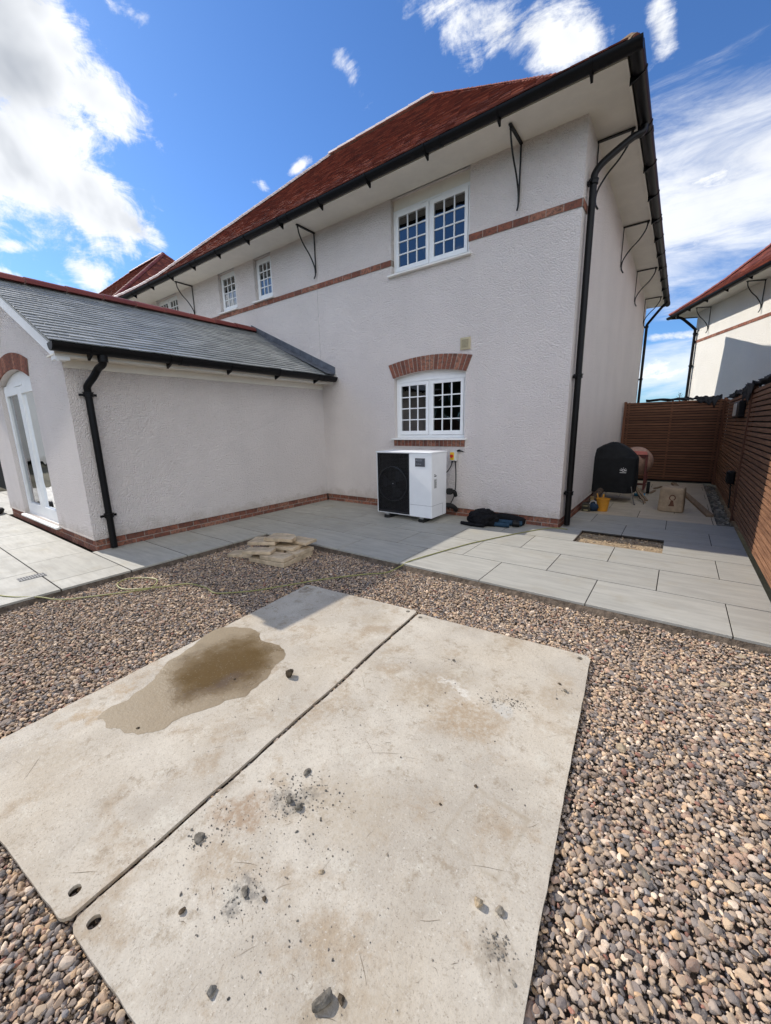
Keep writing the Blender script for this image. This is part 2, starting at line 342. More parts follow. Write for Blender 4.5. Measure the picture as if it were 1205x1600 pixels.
# ------------------------------------------------------------------ mesh helpers
class MB:
    def __init__(s): s.v = []; s.f = []; s.r = []; s.uv = []; s.has_uv = False
    def add(s, vs, fs, rnd=None, uvs=None):
        o = len(s.v); s.v += [tuple(p) for p in vs]
        r = random.random() if rnd is None else rnd
        s.r += [r] * len(vs)
        for i, f in enumerate(fs):
            s.f.append(tuple(o + k for k in f))
            if uvs: s.uv.append(uvs[i]); s.has_uv = True
            else: s.uv.append([(0, 0)] * len(f))
        return s
    def box(s, x0, x1, y0, y1, z0, z1, rnd=None):
        return s.add([(x0, y0, z0), (x1, y0, z0), (x1, y1, z0), (x0, y1, z0), (x0, y0, z1), (x1, y0, z1), (x1, y1, z1), (x0, y1, z1)],
                     [(0, 3, 2, 1), (4, 5, 6, 7), (0, 1, 5, 4), (1, 2, 6, 5), (2, 3, 7, 6), (3, 0, 4, 7)], rnd)
    def hexa(s, p, rnd=None):   # 4 bottom points then 4 top points
        return s.add(p, [(0, 3, 2, 1), (4, 5, 6, 7), (0, 1, 5, 4), (1, 2, 6, 5), (2, 3, 7, 6), (3, 0, 4, 7)], rnd)
    def obox(s, c, ax, ay, az, hx, hy, hz, rnd=None):
        c = Vector(c); ax, ay, az = (Vector(a).normalized() for a in (ax, ay, az))
        P = [c + ax * hx * i + ay * hy * j + az * hz * k for k in (-1, 1) for i, j in ((-1, -1), (1, -1), (1, 1), (-1, 1))]
        return s.hexa(P, rnd)
    def quad(s, a, b, c, d, rnd=None, uv=None):
        return s.add([a, b, c, d], [(0, 1, 2, 3)], rnd, [uv] if uv else None)
    def poly(s, pts, rnd=None):
        return s.add(pts, [tuple(range(len(pts)))], rnd)
    def prism(s, pts, d, rnd=None):     # polygon extruded along vector d
        n = len(pts); P = [Vector(p) for p in pts]; Q = [p + Vector(d) for p in P]
        fs = [tuple(range(n - 1, -1, -1)), tuple(range(n, 2 * n))] + [(i, (i + 1) % n, n + (i + 1) % n, n + i) for i in range(n)]
        return s.add(P + Q, fs, rnd)
    def tube(s, path, r, n=8, caps=True, rnd=None, up=None):
        P = [Vector(p) for p in path]; rs = r if isinstance(r, (list, tuple)) else [r] * len(P)
        vs = []; ref = None
        for i, p in enumerate(P):
            t = (P[min(i + 1, len(P) - 1)] - P[max(i - 1, 0)]).normalized()
            if ref is None:
                ref = t.cross(Vector((0, 0, 1)) if abs(t.z) < 0.9 else Vector((1, 0, 0))).normalized()
            ref = (ref - t * ref.dot(t)).normalized(); b = t.cross(ref)
            for k in range(n):
                a = 2 * math.pi * k / n
                vs.append(p + ref * math.cos(a) * rs[i] + b * math.sin(a) * rs[i])
        fs = [(i * n + k, i * n + (k + 1) % n, (i + 1) * n + (k + 1) % n, (i + 1) * n + k) for i in range(len(P) - 1) for k in range(n)]
        if caps: fs += [tuple(range(n - 1, -1, -1)), tuple(range((len(P) - 1) * n, len(P) * n))]
        return s.add(vs, fs, rnd)
    def lathe(s, prof, c, n=24, rnd=None):   # prof: (r, z)
        vs = [(c[0] + r * math.cos(2 * math.pi * k / n), c[1] + r * math.sin(2 * math.pi * k / n), c[2] + z) for r, z in prof for k in range(n)]
        fs = [(i * n + k, i * n + (k + 1) % n, (i + 1) * n + (k + 1) % n, (i + 1) * n + k) for i in range(len(prof) - 1) for k in range(n)]
        fs += [tuple(range(n - 1, -1, -1)), tuple(range((len(prof) - 1) * n, len(prof) * n))]
        return s.add(vs, fs, rnd)
    def xf(s, M):
        s.v = [tuple(M @ Vector(p)) for p in s.v]; return s
    def build(s, name, mat, parent=None, smooth=False, bevel=0.0, weld=False, label=None):
        o_ = Vector(parent['_o']) if parent is not None else Vector((0, 0, 0))
        me = bpy.data.meshes.new(name)
        me.from_pydata([(p[0] - o_.x, p[1] - o_.y, p[2] - o_.z) for p in s.v], [], s.f)
        a = me.attributes.new('rnd', 'FLOAT', 'POINT'); a.data.foreach_set('value', s.r)
        if s.has_uv:
            ul = me.uv_layers.new(name='UVMap'); ul.data.foreach_set('uv', [x for f in s.uv for p in f for x in p])
        if smooth:
            me.polygons.foreach_set('use_smooth', [True] * len(me.polygons))
        bm = bmesh.new(); bm.from_mesh(me)
        if weld: bmesh.ops.remove_doubles(bm, verts=bm.verts, dist=1e-4)
        bmesh.ops.recalc_face_normals(bm, faces=bm.faces)
        bm.to_mesh(me); bm.free()
        if smooth:
            try: me.set_sharp_from_angle(angle=math.radians(40))
            except Exception: pass
        me.materials.append(mat); me.update()
        o = bpy.data.objects.new(name, me); COL.objects.link(o)
        if parent is not None:
            o.parent = parent
            o['_o'] = tuple(o_)
            # a sub-part is measured from the same base as its thing
        else: o['_o'] = (0, 0, 0)
        if bevel:
            b = o.modifiers.new('bevel', 'BEVEL'); b.width = bevel; b.segments = 2; b.limit_method = 'ANGLE'; b.angle_limit = math.radians(40)
        if label: o['label'] = label
        return o

def tag(o, label=None, cat=None, group=None, kind=None):
    if label: o['label'] = label
    if cat: o['category'] = cat
    if group: o['group'] = group
    if kind: o['kind'] = kind
    return o
def thing(name, loc, label, cat, group=None):
    o = bpy.data.objects.new(name, None); COL.objects.link(o); o.location = loc
    o.empty_display_size = 0.1; o['_o'] = tuple(loc)
    return tag(o, label, cat, group)
def struct(name, mb, mat, **k):
    o = mb.build(name, mat, **k); o['kind'] = 'structure'; return o
def spline(pts, n=8):
    P = [Vector(p) for p in pts]; P = [P[0] * 2 - P[1]] + P + [P[-1] * 2 - P[-2]]; out = []
    for i in range(1, len(P) - 2):
        for k in range(n):
            t = k / n; a, b, c, d = P[i - 1:i + 3]
            out.append(0.5 * ((2 * b) + (c - a) * t + (2 * a - 5 * b + 4 * c - d) * t * t + (3 * b - a - 3 * c + d) * t ** 3))
    out.append(P[-2]); return out

# ================================================================== SETTING
YW, XW, XE, YG = 5.68, -1.22, -5.66, 1.62      # rear wall, side wall, extension wall, extension gable
PX, PY = -4.52, 3.30                           # patio edges
g = MB()
N_ = 60
for r0, r1 in ((0, 40), (40, 150), (150, 900)):
    pass
g.poly([(-900, -900, -0.13), (900, -900, -0.13), (900, 900, -0.13), (-900, 900, -0.13)])
struct('ground', g, m_ground)

# patio: every slab is a real tile, a grout sheet lies between them
pat = MB(); bei = MB()
def tile(mb, x0, x1, y0, y1, z=0.0, j=0.0038):
    if x1 - x0 < 0.03: return
    dz = random.uniform(-0.0006, 0.0006)
    mb.box(x0 + j, x1 - j, y0 + j * 1.7, y1 - j * 1.7, -0.02, z + dz)
def row(mb, y0, y1, x0, x1, joint, step=0.905, skip=None):
    k = math.ceil((x0 - joint) / step); xs = [x0]
    while joint + k * step < x1:
        if joint + k * step - x0 > 0.02: xs.append(joint + k * step)
        k += 1
    xs.append(x1)
    for a, b in zip(xs, xs[1:]):
        if skip and abs((a + b) / 2 - skip) < 0.2: continue
        tile(mb, a, b, y0, y1)
jr = [-0.47, -0.02]
for k in range(6):
    y0 = PY + 0.61 * k
    x0 = XE if k < 4 else XW
    row(pat, y0, y0 + 0.61, x0, 0.728, jr[k % 2], skip=(-0.47 if k == 3 else None))
yb = PY + 0.61 * 6
for k in range(8):
    y0 = yb + 0.58 * k; y1 = min(y0 + 0.58, 11.55)
    row(bei, y0, y1, XW, 0.55, [-0.39, 0.06][k % 2], 0.9)
# left arm and the terrace in front of the extension
yl = [3.30, 2.77, 2.17, 1.57]
for k in range(3):
    row(pat, yl[k + 1], yl[k], XE, PX, [-5.9, -5.02, -5.9][k] + 0.005, 1.8)
for k in range(6):
    y1 = 1.57 - 0.6 * k
    row(pat, y1 - 0.6, y1, -14.0, PX, [-4.83, -5.38][k % 2], 0.93)
for k in range(6):
    row(pat, 1.57 + 0.6 * k, 2.17 + 0.6 * k, -14.0, -9.76, [-9.9, -10.35][k % 2], 0.93)
struct('patio', pat, m_slab, bevel=0.0012)
struct('side_path', bei, m_beige, bevel=0.0015)
gr = MB()
zg = -0.0045
for a in ((XE, -0.93, PY + .01, YW + .02), (-0.93, 0.72, PY + .01, 5.128), (-0.005, 0.72, 5.128, 5.742), (XW, 0.72, 5.742, yb), (XW, 0.54, yb, 11.54),
          (XE, PX - .01, 1.57, PY + .01), (-14, PX - .01, -2.0, 1.57), (-14, -9.76, 1.57, 5.1), (-0.93, -0.005, 5.70, 5.742)):
    x0, x1, y0, y1 = a
    gr.quad((x0, y0, zg), (x1, y0, zg), (x1, y1, zg), (x0, y1, zg))
struct('joints', gr, m_grout)
# mortar bed showing under the slab edges
def bed_edge(mb, p, q_, out, seed):
    P = Vector((*p, 0)); Q = Vector((*q_, 0)); n = max(2, int((Q - P).length / 0.025)); o = Vector((*out, 0))
    prev = None
    for i in range(n + 1):
        c = P.lerp(Q, i / n)
        e = mnoise.noise(Vector((i * 0.11, seed, 0))) * 0.02 + mnoise.noise(Vector((i * 0.5, seed, 3))) * 0.01
        cur = [c - o * 0.03 + Vector((0, 0, -0.0205)), c + o * (-0.004 + e * 0.4) + Vector((0, 0, -0.021)), c + o * (0.014 + abs(e) * 1.2) + Vector((0, 0, -0.05)), c + o * (0.05 + e) + Vector((0, 0, -0.085))]
        if prev:
            for a in range(3): mb.quad(prev[a], cur[a], cur[a + 1], prev[a + 1])
        prev = cur
bd = MB()
bed_edge(bd, (PX, PY), (0.72, PY), (0, -1), 1.0)
bed_edge(bd, (PX, -2.0), (PX, PY), (1, 0), 5.0)
bed_edge(bd, (-0.93, 5.74), (-0.005, 5.74), (0, -1), 9.0)
bed_edge(bd, (-0.93, 5.13), (-0.93, 5.74), (1, 0), 8.0)
bed_edge(bd, (0.0, 5.13), (0.0, 5.74), (-1, 0), 7.0)
struct('mortar_bed', bd, m_bed, smooth=False, weld=True)
# soil under gravel, and the open strip beside the fence
so_ = MB()
def rough_sheet(mb, x0, x1, y0, y1, z, amp, step):
    nx = max(1, int((x1 - x0) / step)); ny = max(1, int((y1 - y0) / step)); o = len(mb.v)
    vs = [(x0 + (x1 - x0) * i / nx, y0 + (y1 - y0) * j / ny, z + amp * mnoise.noise(Vector((i * step * 9, j * step * 9, z * 50)))) for j in range(ny + 1) for i in range(nx + 1)]
    mb.add(vs, [(j * (nx + 1) + i, j * (nx + 1) + i + 1, (j + 1) * (nx + 1) + i + 1, (j + 1) * (nx + 1) + i) for j in range(ny) for i in range(nx)])
rough_sheet(so_, PX - .02, 0.78, -2.0, PY + .02, -0.072, 0.006, 0.08)
rough_sheet(so_, 0.781, 1.9, -2.0, 3.28, -0.072, 0.006, 0.08)
rough_sheet(so_, 0.53, 0.80, yb - .02, 11.6, -0.06, 0.03, 0.05)
struct('soil', so_, m_soil, smooth=True)
so_ = MB(); rough_sheet(so_, -0.95, 0.01, 5.11, 5.76, -0.036, 0.012, 0.03)
struct('sand_bed', so_, m_sand, smooth=True)

# ---- stones, built with numpy
def unit_stone(sub, seed):
    bm = bmesh.new(); bmesh.ops.create_icosphere(bm, subdivisions=sub, radius=1)
    vs = np.array([v.co[:] for v in bm.verts]); fs = np.array([[v.index for v in f.verts] for f in bm.faces]); bm.free()
    r = np.random.default_rng(seed); K = 9 + seed % 4
    pl_ = r.normal(size=(K, 3)); pl_ /= np.linalg.norm(pl_, axis=1)[:, None]; dd = r.uniform(0.62, 0.95, K)
    dots = vs @ pl_.T
    rad = np.min(np.where(dots > 0.05, dd / np.maximum(dots, 0.05), 9), axis=1)
    rad = np.minimum(rad, 1.2) * 0.92 + 0.08
    return vs * rad[:, None], fs
US = {2: [unit_stone(2, i) for i in range(12)], 3: [unit_stone(3, i + 40) for i in range(8)], 1: [unit_stone(1, i + 80) for i in range(8)]}
def rot_mats(n, tilt):
    a = rng.uniform(0, 2 * np.pi, n); t = rng.normal(0, tilt, n); b = rng.uniform(0, 2 * np.pi, n)
    ca, sa, ct, st, cb, sb = np.cos(a), np.sin(a), np.cos(t), np.sin(t), np.cos(b), np.sin(b); z = np.zeros(n); o = np.ones(n)
    Ra = np.stack([ca, -sa, z, sa, ca, z, z, z, o], 1).reshape(n, 3, 3)
    Rt = np.stack([o, z, z, z, ct, -st, z, st, ct], 1).reshape(n, 3, 3)
    Rb = np.stack([cb, -sb, z, sb, cb, z, z, z, o], 1).reshape(n, 3, 3)
    return Ra @ Rt @ Rb
def stones_mesh(name, P, size, mat, tilt=0.45, subs=None, asp=(1.0, 0.76, 0.52)):
    n = len(P); subs = np.full(n, 2) if subs is None else subs
    Rm = rot_mats(n, tilt); sc = size[:, None] * np.array(asp) * rng.uniform(0.8, 1.22, (n, 3))
    VV = []; FF = []; R1 = []; R2 = []; off = 0
    r1 = rng.uniform(0, 1, n); r2 = rng.uniform(0, 1, n)
    kind = rng.integers(0, 8, n)
    for sub in (1, 2, 3):
        for k in range(8):
            idx = np.where((subs == sub) & (kind == k))[0]
            if not len(idx): continue
            uv_, uf = US[sub][k]
            v = uv_[None] * sc[idx][:, None, :]
            v = np.einsum('nij,nvj->nvi', Rm[idx], v) + P[idx][:, None, :]
            m = uv_.shape[0]
            VV.append(v.reshape(-1, 3)); FF.append((uf[None] + (np.arange(len(idx)) * m)[:, None, None] + off).reshape(-1, 3))
            R1.append(np.repeat(r1[idx], m)); R2.append(np.repeat(r2[idx], m)); off += m * len(idx)
    V = np.concatenate(VV).astype(np.float32); F = np.concatenate(FF).astype(np.int32)
    me = bpy.data.meshes.new(name)
    me.vertices.add(len(V)); me.vertices.foreach_set('co', V.ravel())
    me.loops.add(F.size); me.loops.foreach_set('vertex_index', F.ravel())
    me.polygons.add(len(F)); me.polygons.foreach_set('loop_start', np.arange(0, F.size, 3, dtype=np.int32))
    me.polygons.foreach_set('use_smooth', np.zeros(len(F), bool))
    for nm, arr in (('rnd', np.concatenate(R1)), ('rnd2', np.concatenate(R2))):
        a = me.attributes.new(nm, 'FLOAT', 'POINT'); a.data.foreach_set('value', arr.astype(np.float32))
    me.update(); me.validate(); me.materials.append(mat)
    o = bpy.data.objects.new(name, me); COL.objects.link(o); return o
# mats (needed to keep the gravel out from under them)
MA = [(-1.346, .132), (-1.548, 2.498), (-2.711, 2.381), (-2.50, .013)]
MBt = [(-1.326, .141), (-1.515, 2.466), (-.305, 2.559), (-.116, .234)]
def inside(P, quad, m=0.0):
    ok = np.ones(len(P), bool); q_ = np.array(quad); c = q_.mean(0)
    for i in range(4):
        a, b = q_[i], q_[(i + 1) % 4]; e = b - a; nrm = np.array([-e[1], e[0]]) / np.hypot(*e)
        if (c - a) @ nrm < 0: nrm = -nrm
        ok &= ((P - a) @ nrm) > m
    return ok
sp = 0.0148
gx, gy = np.meshgrid(np.arange(PX + .012, 1.7, sp), np.arange(-0.55, PY - .012, sp))
P = np.stack([gx.ravel(), gy.ravel()], 1) + rng.uniform(-.5, .5, (gx.size, 2)) * sp * 1.1
P = P[~inside(P, MA, 0.03) & ~inside(P, MBt, 0.03)]
# leave out what lies far outside any view from here (behind the photographer)
dist = np.hypot(P[:, 0], P[:, 1])
P = P[(P[:, 1] > -0.35) | (P[:, 0] < -0.9)]
P = P[(P[:, 0] < .73) | ((P[:, 1] < 3.2) & (rng.uniform(0, 1, len(P)) < .8))]
dist = np.hypot(P[:, 0], P[:, 1])
inm = inside(P, MA, -0.004) | inside(P, MBt, -0.004)
z = -0.058 + rng.uniform(-.008, .009, len(P)) + 0.007 * np.array([mnoise.noise(Vector((a * 2.3, b * 2.3, 0))) for a, b in P])
z[inm] = -0.066
size = 0.0096 * np.exp(rng.normal(0, 0.30, len(P))); size = np.clip(size, 0.006, 0.022); size[inm] *= 0.8
edge = (PX + 0.1 > P[:, 0]) | (P[:, 1] > PY - .1); z[edge] -= 0.006
subs = np.where(P[:, 0] > .75, 1, np.where(dist < 1.25, 3, np.where(dist < 3.0, 2, 1)))
g2 = P[(dist < 2.9) & (P[:, 0] < .75)] + rng.uniform(-.5, .5, (int(((dist < 2.9) & (P[:, 0] < .75)).sum()), 2)) * sp * 2; g2 = g2[~inside(g2, MA, .01) & ~inside(g2, MBt, .01)]
P = np.r_[P, g2]; z = np.r_[z, np.full(len(g2), -.060) + rng.uniform(-.006, .006, len(g2))]; size = np.r_[size, .0052 * np.exp(rng.normal(0, .35, len(g2)))]; subs = np.r_[subs, np.full(len(g2), 1)]
for hx, hy in ((-1.425, .185), (-1.275, .19)):
    h_ = rng.uniform(-.03, .03, (22, 2)) + (hx, hy); P = np.r_[P, h_]; z = np.r_[z, np.full(22, -.064)]; size = np.r_[size, np.full(22, .009)]; subs = np.r_[subs, np.full(22, 2)]
gv = stones_mesh('gravel', np.c_[P, z], size, m_gravel, 0.36, subs)
tag(gv, 'mixed brown, grey and buff river gravel round the ground mats', 'gravel', kind='stuff')
# hole in the paving filled with broken tan stone
n = 420; Pt = np.c_[rng.uniform(-.91, -.02, n), rng.uniform(5.14, 5.73, n), rng.uniform(-.05, -.03, n)]
o = stones_mesh('hardcore', Pt, 0.012 * np.exp(rng.normal(0, .45, n)), m_tanstone, 0.7, np.full(n, 1))
tag(o, 'broken tan stone filling the gap of a missing patio slab', 'rubble', kind='stuff')
n = 900; Pt = np.c_[rng.uniform(.56, .72, n), rng.uniform(7.0, 11.5, n), rng.uniform(-.06, -.03, n)]
o = stones_mesh('strip_stones', Pt, 0.022 * np.exp(rng.normal(0, .4, n)), m_greystone, 0.7, np.full(n, 1))
tag(o, 'dark stones and soil in the strip at the foot of the fence', 'soil', kind='stuff')

# ================================================================== HOUSES
def wall_mb(mb, org, ux, zt, segs_x, openings, T=0.10, thick_dir=None):
    """flat wall from org along ux; openings: (x0, x1, z0, z1, sagitta) in wall coordinates, with reveals T deep"""
    org = Vector(org); ux = Vector(ux); inn = Vector(thick_dir)
    xs = set(segs_x)
    for x0, x1, z0, z1, sg in openings:
        xs |= {x0, x1}
        if sg: xs |= {x0 + (x1 - x0) * k / 14 for k in range(15)}
    xs = sorted(xs)
    def top(o_, x):
        x0, x1, z0, z1, sg = o_
        if not sg: return z1
        t = (x - x0) / (x1 - x0) * 2 - 1
        return z1 + sg * (1 - t * t)
    pt = lambda x, z, d=0: org + ux * x + inn * d + Vector((0, 0, z))
    for a, b in zip(xs, xs[1:]):
        m = (a + b) / 2
        cols = sorted([o_ for o_ in openings if o_[0] < m < o_[1]], key=lambda o_: o_[2])
        za, zb_ = zt[0], zt[0]
        for o_ in cols:
            if o_[2] > za + 1e-4: mb.quad(pt(a, za), pt(b, zb_), pt(b, o_[2]), pt(a, o_[2]))
            ta, tb = top(o_, a), top(o_, b)
            mb.quad(pt(a, ta), pt(b, tb), pt(b, tb, T), pt(a, ta, T))
            mb.quad(pt(a, o_[2]), pt(a, o_[2], T), pt(b, o_[2], T), pt(b, o_[2]))
            za, zb_ = ta, tb
        Ta = zt[1](a) if callable(zt[1]) else zt[1]; Tb = zt[1](b) if callable(zt[1]) else zt[1]
        if Ta > za + 1e-4 or Tb > zb_ + 1e-4: mb.quad(pt(a, za), pt(b, zb_), pt(b, Tb), pt(a, Ta))
    for o_ in openings:
        for x in (o_[0], o_[1]):
            mb.quad(pt(x, o_[2]), pt(x, top(o_, x)), pt(x, top(o_, x), T), pt(x, o_[2], T))

def brick_run(parent, name, p, q_, z0, h, bl, depth, out, courses=1, proud=0.0, label=None, jt=0.010):
    """bricks from p to q (xy) in courses; mortar behind; out = outward unit normal; face sits `proud` in front of p-q line"""
    P = Vector((*p, 0)); Q = Vector((*q_, 0)); d = (Q - P); L = d.length; d.normalize(); o_ = Vector((*out, 0))
    bk = MB(); mo = MB()
    for c in range(courses):
        n = max(1, round(L / bl)); w = L / n; hh = (h - jt * (courses - 1)) / courses; zz = z0 + c * (hh + jt)
        x = (-w / 2 if c % 2 else 0)
        while x < L - 1e-3:
            a, b = max(0, x) + jt / 2, min(L, x + w) - jt / 2
            if b - a > 0.01:
                pr_ = proud + random.uniform(-.001, .0015)
                c0 = P + d * (a + b) / 2 + o_ * (pr_ - depth / 2) + Vector((0, 0, zz + hh / 2))
                bk.obox(c0, d, o_, (0, 0, 1), (b - a) / 2, depth / 2, hh / 2 - random.uniform(0, .0008))
            x += w
    c0 = P + d * L / 2 + o_ * (proud - 0.003 - depth / 2) + Vector((0, 0, z0 + h / 2))
    mo.obox(c0, d, o_, (0, 0, 1), L / 2 - .002, depth / 2, h / 2 + 0.001)
    b_ = bk.build(name, m_brick, parent, bevel=0.0015, label=label)
    mo.build('mortar', m_mortar, b_)
    return b_

def casement_window(parent, x0, x1, z0, z1, y, leaves=2, nx=3, nz=4, sill=True, arch=0.0, curtain=False, sill_ext=0.05, head=None, label=None):
    """window in the plane y (outer face of the frame), facing -y"""
    fw_ = 0.045; w = (x1 - x0); fr_ = MB(); D_ = 0.06
    fr_.box(x0, x1, y, y + D_, z0, z0 + fw_); fr_.box(x0, x1, y, y + D_, z1 - fw_, z1)
    fr_.box(x0, x0 + fw_, y, y + D_, z0 + fw_, z1 - fw_); fr_.box(x1 - fw_, x1, y, y + D_, z0 + fw_, z1 - fw_)
    lw = (w - 2 * fw_ - (leaves - 1) * 0.03) / leaves
    if leaves > 1: fr_.box(x0 + fw_ + lw, x0 + fw_ + lw + 0.03, y, y + D_, z0 + fw_, z1 - fw_)
    fo = fr_.build('window', m_upvc, parent, bevel=0.003, label=label)
    if head:      # white board or curved board above the frame
        hb = MB(); n = 14
        if arch:
            pts = [(x0 + w * k / n, z1 + 0.002 + head + arch * (1 - (2 * k / n - 1) ** 2)) for k in range(n + 1)]
            poly = [(x0, y + 0.012, z1 + .001)] + [(a, y + 0.012, b) for a, b in pts] + [(x1, y + 0.012, z1 + .001)]
            hb.prism(poly[::-1], (0, 0.03, 0))
        else: hb.box(x0, x1, y + 0.01, y + 0.04, z1 + .001, z1 + head)
        hb.build('head_board', m_cream if not arch else m_upvc, fo)
    if leaves > 1:
        tv = MB(); cx = (x0 + x1) / 2; tv.box(cx - .17, cx + .17, y - 0.010, y + 0.002, z1 - 0.030, z1 - 0.016); tv.build('trickle_vent', m_upvc, fo, bevel=0.002)
    for k in range(leaves):
        a = x0 + fw_ + k * (lw + 0.03) + 0.004; b = a + lw - 0.008; c = z0 + fw_ + 0.004; d = z1 - fw_ - 0.004; s_ = 0.05; yy = y - 0.012
        cs = MB()
        cs.box(a, b, yy, yy + .05, c, c + s_ + .015); cs.box(a, b, yy, yy + .05, d - s_, d)
        cs.box(a, a + s_, yy, yy + .05, c + s_ + .015, d - s_); cs.box(b - s_, b, yy, yy + .05, c + s_ + .015, d - s_)
        ia, ib, ic, id_ = a + s_, b - s_, c + s_ + .015, d - s_
        t = 0.018
        for i in range(1, nx):
            xx = ia + (ib - ia) * i / nx; cs.box(xx - t / 2, xx + t / 2, yy + .006, yy + .03, ic, id_)
        for i in range(1, nz):
            zz = ic + (id_ - ic) * i / nz; cs.box(ia, ib, yy + .0075, yy + .0285, zz - t / 2, zz + t / 2)
        cs.build('casement', m_upvc, fo, bevel=0.002)
        gp = MB(); gp.quad((ia, yy + .02, ic), (ib, yy + .02, ic), (ib, yy + .02, id_), (ia, yy + .02, id_)); gp.build('pane', m_glass, fo)
    rm = MB(); e = 0.0; yb_ = y + 0.9
    X0, X1, Z0, Z1 = x0 + .01, x1 - .01, z0 + .01, z1 - .01
    y2 = y + D_ - .002
    rm.quad((X0, yb_, Z0), (X1, yb_, Z0), (X1, yb_, Z1), (X0, yb_, Z1)); rm.quad((X0, y2, Z0), (X1, y2, Z0), (X1, yb_, Z0), (X0, yb_, Z0)); rm.quad((X0, y2, Z1), (X1, y2, Z1), (X1, yb_, Z1), (X0, yb_, Z1))
    rm.quad((X0, y2, Z0), (X0, yb_, Z0), (X0, yb_, Z1), (X0, y2, Z1)); rm.quad((X1, y2, Z0), (X1, yb_, Z0), (X1, yb_, Z1), (X1, y2, Z1))
    rm.build('interior', m_dark, fo)
    if curtain:
        cu = MB(); n = 40
        ct = z0 + (z1 - z0) * curtain
        for i in range(n):
            f = lambda k: (x0 + .04 + (w - .08) * k / n, y + 0.11 + 0.012 * math.sin(k * 2.4))
            a, b = f(i), f(i + 1); cu.quad((*a, z0 + .03), (*b, z0 + .03), (*b, ct), (*a, ct))
        cu.build('curtain', m_curtain, fo, weld=True, smooth=True)
    if sill:
        sm = MB(); sm.prism([(x0 - sill_ext, y - 0.135, z0 - .032), (x0 - sill_ext, y - 0.135, z0 - .008), (x0 - sill_ext, y + .02, z0 - .0015), (x0 - sill_ext, y + .02, z0 - .032)], (w + 2 * sill_ext, 0, 0))
        sm.build('window_sill', m_sill, fo, bevel=0.004)
    return fo

# half round gutter along a line (world axis x or y), open to the sky
def gutter(parent, p, q_, out, r=0.085, n=10, brackets=0.95, joints=2.0, label=None):
    P = Vector(p); Q = Vector(q_); d = (Q - P); L = d.length; d.normalize(); o_ = Vector(out)
    def prof(c, r_, a0=0, a1=180):
        return [c + o_ * (-math.cos(math.radians(a0 + (a1 - a0) * k / n)) * r_) + Vector((0, 0, -math.sin(math.radians(a0 + (a1 - a0) * k / n)) * r_)) for k in range(n + 1)]
    def trough(mb, c0, c1, ro, ri):
        A, B = prof(c0, ro), prof(c1, ro); A2, B2 = prof(c0, ri), prof(c1, ri)
        o0 = len(mb.v); k1 = n + 1
        mb.add(A + B + A2 + B2, [(i, i + 1, k1 + i + 1, k1 + i) for i in range(n)] + [(2 * k1 + i, 3 * k1 + i, 3 * k1 + i + 1, 2 * k1 + i + 1) for i in range(n)]
               + [(0, k1, 3 * k1, 2 * k1), (n, 2 * k1 + n, 3 * k1 + n, k1 + n)] + [(i, 2 * k1 + i, 2 * k1 + i + 1, i + 1) for i in range(n)] + [(k1 + i, k1 + i + 1, 3 * k1 + i + 1, 3 * k1 + i) for i in range(n)])
    mb = MB(); trough(mb, P, Q, r, r - .005)
    mb.add(prof(P, r - .001) , [tuple(range(n + 1))]); mb.add(prof(Q, r - .001), [tuple(range(n + 1))])
    gt = mb.build('gutter', m_black, parent, smooth=True, label=label)
    x = 0.35
    k = 0
    while x < L - .1:
        c = P + d * x; jm = MB()
        trough(jm, c - d * .014, c + d * .014, r + .008, r + .001)
        # tapered support arm under the trough, back to the fascia
        e = -o_
        jm.hexa([c + o_ * r * .3 + Vector((0, 0, -r - .004)) - d * .012, c + o_ * r * .3 + Vector((0, 0, -r - .004)) + d * .012, c + e * (r + .0) + Vector((0, 0, -r - .05)) + d * .012, c + e * (r + .0) + Vector((0, 0, -r - .05)) - d * .012,
                 c + o_ * r * .3 + Vector((0, 0, -r + .004)) - d * .012, c + o_ * r * .3 + Vector((0, 0, -r + .004)) + d * .012, c + e * (r) + Vector((0, 0, -r * .4)) + d * .012, c + e * (r) + Vector((0, 0, -r * .4)) - d * .012])
        jm.build('gutter_bracket', m_black, gt, smooth=True)
        if k % 3 == 1: ju = MB(); trough(ju, c + d * .12, c + d * .24, r + .006, r + .0008); ju.build('gutter_joint', m_black, gt, smooth=True)
        x += brackets; k += 1
    return gt

def downpipe(parent, path, clips, wall_dir, r=0.036, label=None):
    dp = MB().tube(path, r, 14).build('downpipe', m_black, parent, smooth=True, label=label)
    for c in clips:
        cl = MB(); c = Vector(c); wd = Vector(wall_dir); sd = wd.cross(Vector((0, 0, 1)))
        cl.tube([c - Vector((0, 0, .022)), c + Vector((0, 0, .022))], r + .012, 14)
        cl.tube([c + Vector((0, 0, .022)), c + Vector((0, 0, .03))], r + .018, 14)
        for s_ in (-1, 1): cl.obox(c + sd * s_ * (r + .028) + wd * 0.02, sd, wd, (0, 0, 1), .022, .008, .014)
        cl.obox(c + wd * (r + .005), sd, wd, (0, 0, 1), .03, .02, .018)
        cl.build('pipe_clip', m_black, dp, smooth=True)
    return dp

